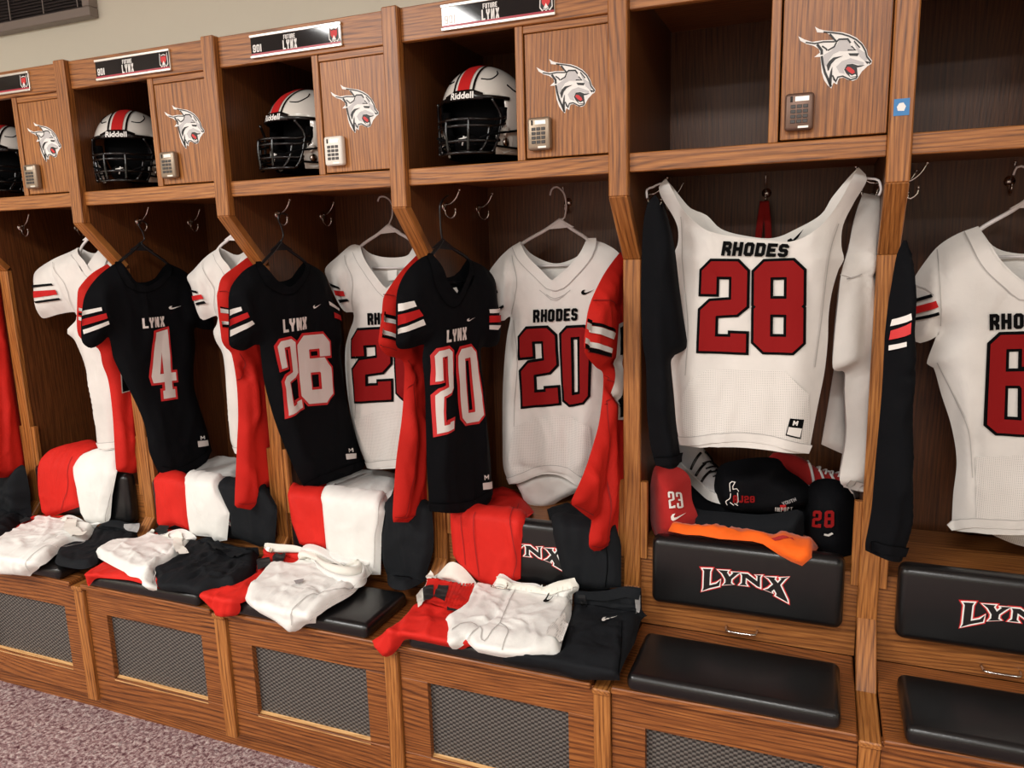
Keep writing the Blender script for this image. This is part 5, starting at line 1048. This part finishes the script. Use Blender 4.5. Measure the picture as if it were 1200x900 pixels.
g = [c.strip_geo(curve_pts(c.uvp([(750+x/7.5, 530+y/7.5) for x, y in q]), 0.006), 0.0022, 0.003) for q in ([(793,345),(790,270),(810,255),(836,262),(815,300),(818,325),(850,320),(868,345)], [(797,360),(790,405),(755,430),(768,462)], [(790,440),(825,465)], [(830,450),(862,468)], [(858,355),(862,435),(850,450)])]
V, F = join_geo(g); mk('figure_outline', V, F, 'stripe_white', J)
c.text('lettering', 'IMPACT', [(908.5,594),(929,593),(929,597.5),(908.5,598)], 'stripe_white', J, 0.26); c.patch('lettering_mark', [[(914,592),(921,591),(922,597),(915,597.5)]], 'bright_red', J, 0.002); c.text('lettering', 'YOUTH', [(916,588),(932,582),(933.5,586),(918,592)], 'grey_print', J, 0.2)
g3 = Plane((0.3, 0.26, 0.9), 0)
J, c = item('folded_sweatshirt', 'plain black folded garment under the red lettered top, behind the orange shirt', 'sweatshirt', g3, [(808,596),(825,598),(850,600),(890,603),(920,600),(934,597),(941,600),(942,612),(938,632),(900,636),(850,632),(815,626)], 'black_pants', 0.04, 0.04, 175)
g4 = Plane((0.5, 0.30, 0.9), -10)
J, c = item('folded_jersey', 'black folded shirt with a red twenty-eight, at the right end behind the backrest', 'shirt', g4, [(944,600),(947,572),(958,562),(980,562),(998,575),(1002,600),(1002,655),(985,660),(960,650),(945,625)], 'black', 0.06, 0.05, 177)
c.text('number', '28', [(953.5,597),(978,597.5),(977.5,618),(952,616)], 'num_red', J, 0.2, gap=0.16); c.band('logo', [(966,626),(971,627),(976,624.5)], 0.006, 'stripe_white', J, 0.004)
J, c = drape('orange shirt spread along the top of the lettered backrest', 'orange', [(783,624),(794,614),(807,606),(815,611),(825,617),(835,617),(843,616),(858,618),(868,619,1),(869,625),(876,618),(893,620),(913,619),(934,621),(940,616),(950,615),(963,615.5),(966,621),(961,640),(951,654),(940,663,1),(927,658),(914,651),(894,639),(882,636),(869,635),(843,633),(821,629),(803,628)], T=0.022, R=0.012, amp=0.008, ns=(24, 24), lift=0.004, seed=181, auto=(10, 0.007, 0.006, 'lie'), name='shirt', cat='shirt', group='shirts in the locker with number twenty-eight', folds=[([(824,622),(836,626),(845,622)], -0.02, 0.006), ([(868,618),(869,634)], -0.016, 0.006), ([(850,622),(858,632)], 0.012, 0.006), ([(900,628),(930,624),(945,622)], 0.010, 0.010), ([(810,612),(816,628)], 0.010, 0.007), ([(915,640),(940,630)], 0.006, 0.01)])
c.patch('arm_opening', [[(903,637),(912,633),(922,631.5),(931,632.5),(928,637),(918,640),(908,640)]], 'dull_red', J, 0.001)
pile = Cloth(Drape([(0.30, 0.738), (0.34, 0.79), (0.38, 0.825), (0.44, 0.83), (0.52, 0.825)]), [(796,560,1),(850,556),(920,558),(990,565),(992,600),(985,630),(900,620),(820,610),(798,596)], 0.03, 0.05, 0.01, (14, 14), 183)
tp = thing('clothes_pile', 'black clothes pile at the back of the storage top under the shoes', 'clothes', (0.3, 0.4, 0.738)); pile.sheet('cloth_front', 'black', tp); pile.under('cloth_back', 'black', tp, -0.004)
def shoe(label, loc, rz, tilt, up, acc, lace, group):
    R3 = Matrix.Translation(loc) @ Matrix.Rotation(rz, 4, 'Z') @ Matrix.Rotation(tilt, 4, 'Y')
    T_ = thing('sneaker', label, 'shoe', loc, group)
    def tr(V): return [tuple(R3 @ Vector(v)) for v in V]
    xs = np.linspace(-0.14, 0.14, 22); V = []; F = []; n = 12
    def wd(x): q = (x+0.14)/0.28; return 0.033+0.014*math.sin(q*2.6-0.4)-0.028*max(0, (q-0.8)/0.2)**2-0.012*max(0, (0.12-q)/0.12)**2
    def ht(x): q = (x+0.14)/0.28; return 0.045+0.055/(1+math.exp((q-0.42)*14))-0.02*max(0, (q-0.75)/0.25)**2-0.02*max(0, (0.08-q)/0.08)**2
    for x in xs:
        for k in range(n):
            a = math.pi*k/(n-1); V.append((x, wd(x)*math.cos(a)*(1-0.25*math.sin(a)), 0.025+(ht(x)-0.015)*math.sin(a)**0.8))
    for i in range(len(xs)-1):
        for k in range(n-1): F.append((i*n+k, (i+1)*n+k, (i+1)*n+k+1, i*n+k+1))
    F.append(tuple(range(n))); F.append(tuple((len(xs)-1)*n+k for k in range(n))[::-1])
    mk('upper', tr(V), F, up, T_)
    V = []; F = []
    for x in xs:
        for s, z in ((-1, 0.0), (-1, 0.03), (1, 0.03), (1, 0.0)): V.append((x*1.03, s*(wd(x)+0.004), z+0.012*max(0, (x-0.08)/0.06)))
    for i in range(len(xs)-1):
        for k in range(4): F.append((i*4+k, i*4+(k+1) % 4, (i+1)*4+(k+1) % 4, (i+1)*4+k))
    F.append((0, 1, 2, 3)); F.append(tuple((len(xs)-1)*4+k for k in (3, 2, 1, 0))); mk('sole', tr(V), F, 'print_white', T_, False)
    for j in range(3):
        x = -0.015+j*0.03
        for s in (-1, 1):
            q = []
            for a in np.linspace(0.05, 0.42, 5):
                a2 = math.pi*a if s > 0 else math.pi*(1-a); xx = x-0.03*a; q.append((xx, wd(xx)*math.cos(a2)*(1-0.25*math.sin(a2))*1.05, 0.026+(ht(xx)-0.014)*math.sin(a2)**0.8))
            tube('side_stripe', tr(q), 0.004, acc, T_, n=6)
    for j in range(5):
        x = 0.0+j*0.018; z = 0.028+(ht(x)-0.014); tube('lace', tr([(x, -0.018, z-0.006), (x+0.006, 0, z+0.002), (x, 0.018, z-0.006)]), 0.0028, lace, T_, n=6)
    return T_
shoe('pale grey sneaker with black stripes behind the red twenty-three shirt', (0.155, 0.42, 0.862), -0.75, 0.30, 'pale', 'gloss_black', 'gloss_black', 'sneakers behind the backrest')
shoe('dark red and white sneaker at the right behind the black lettered top', (0.475, 0.43, 0.858), 0.2, 0.05, 'dull_red', 'print_white', 'print_white', 'sneakers behind the backrest')
# lanyard on the middle hook
ln = thing('lanyard', 'dark red lanyard hanging from the middle hook behind the white twenty-eight', 'lanyard', (0.303, 0.515, 1.68))
tube('strap', [(0.300, 0.512, 1.69), (0.290, 0.512, 1.60), (0.286, 0.512, 1.48), (0.300, 0.510, 1.44), (0.318, 0.512, 1.49), (0.316, 0.512, 1.60), (0.306, 0.512, 1.69)], 0.010, 'dull_red', ln, flat=0.25)
# remaining under-hem lining of 28, small accessories
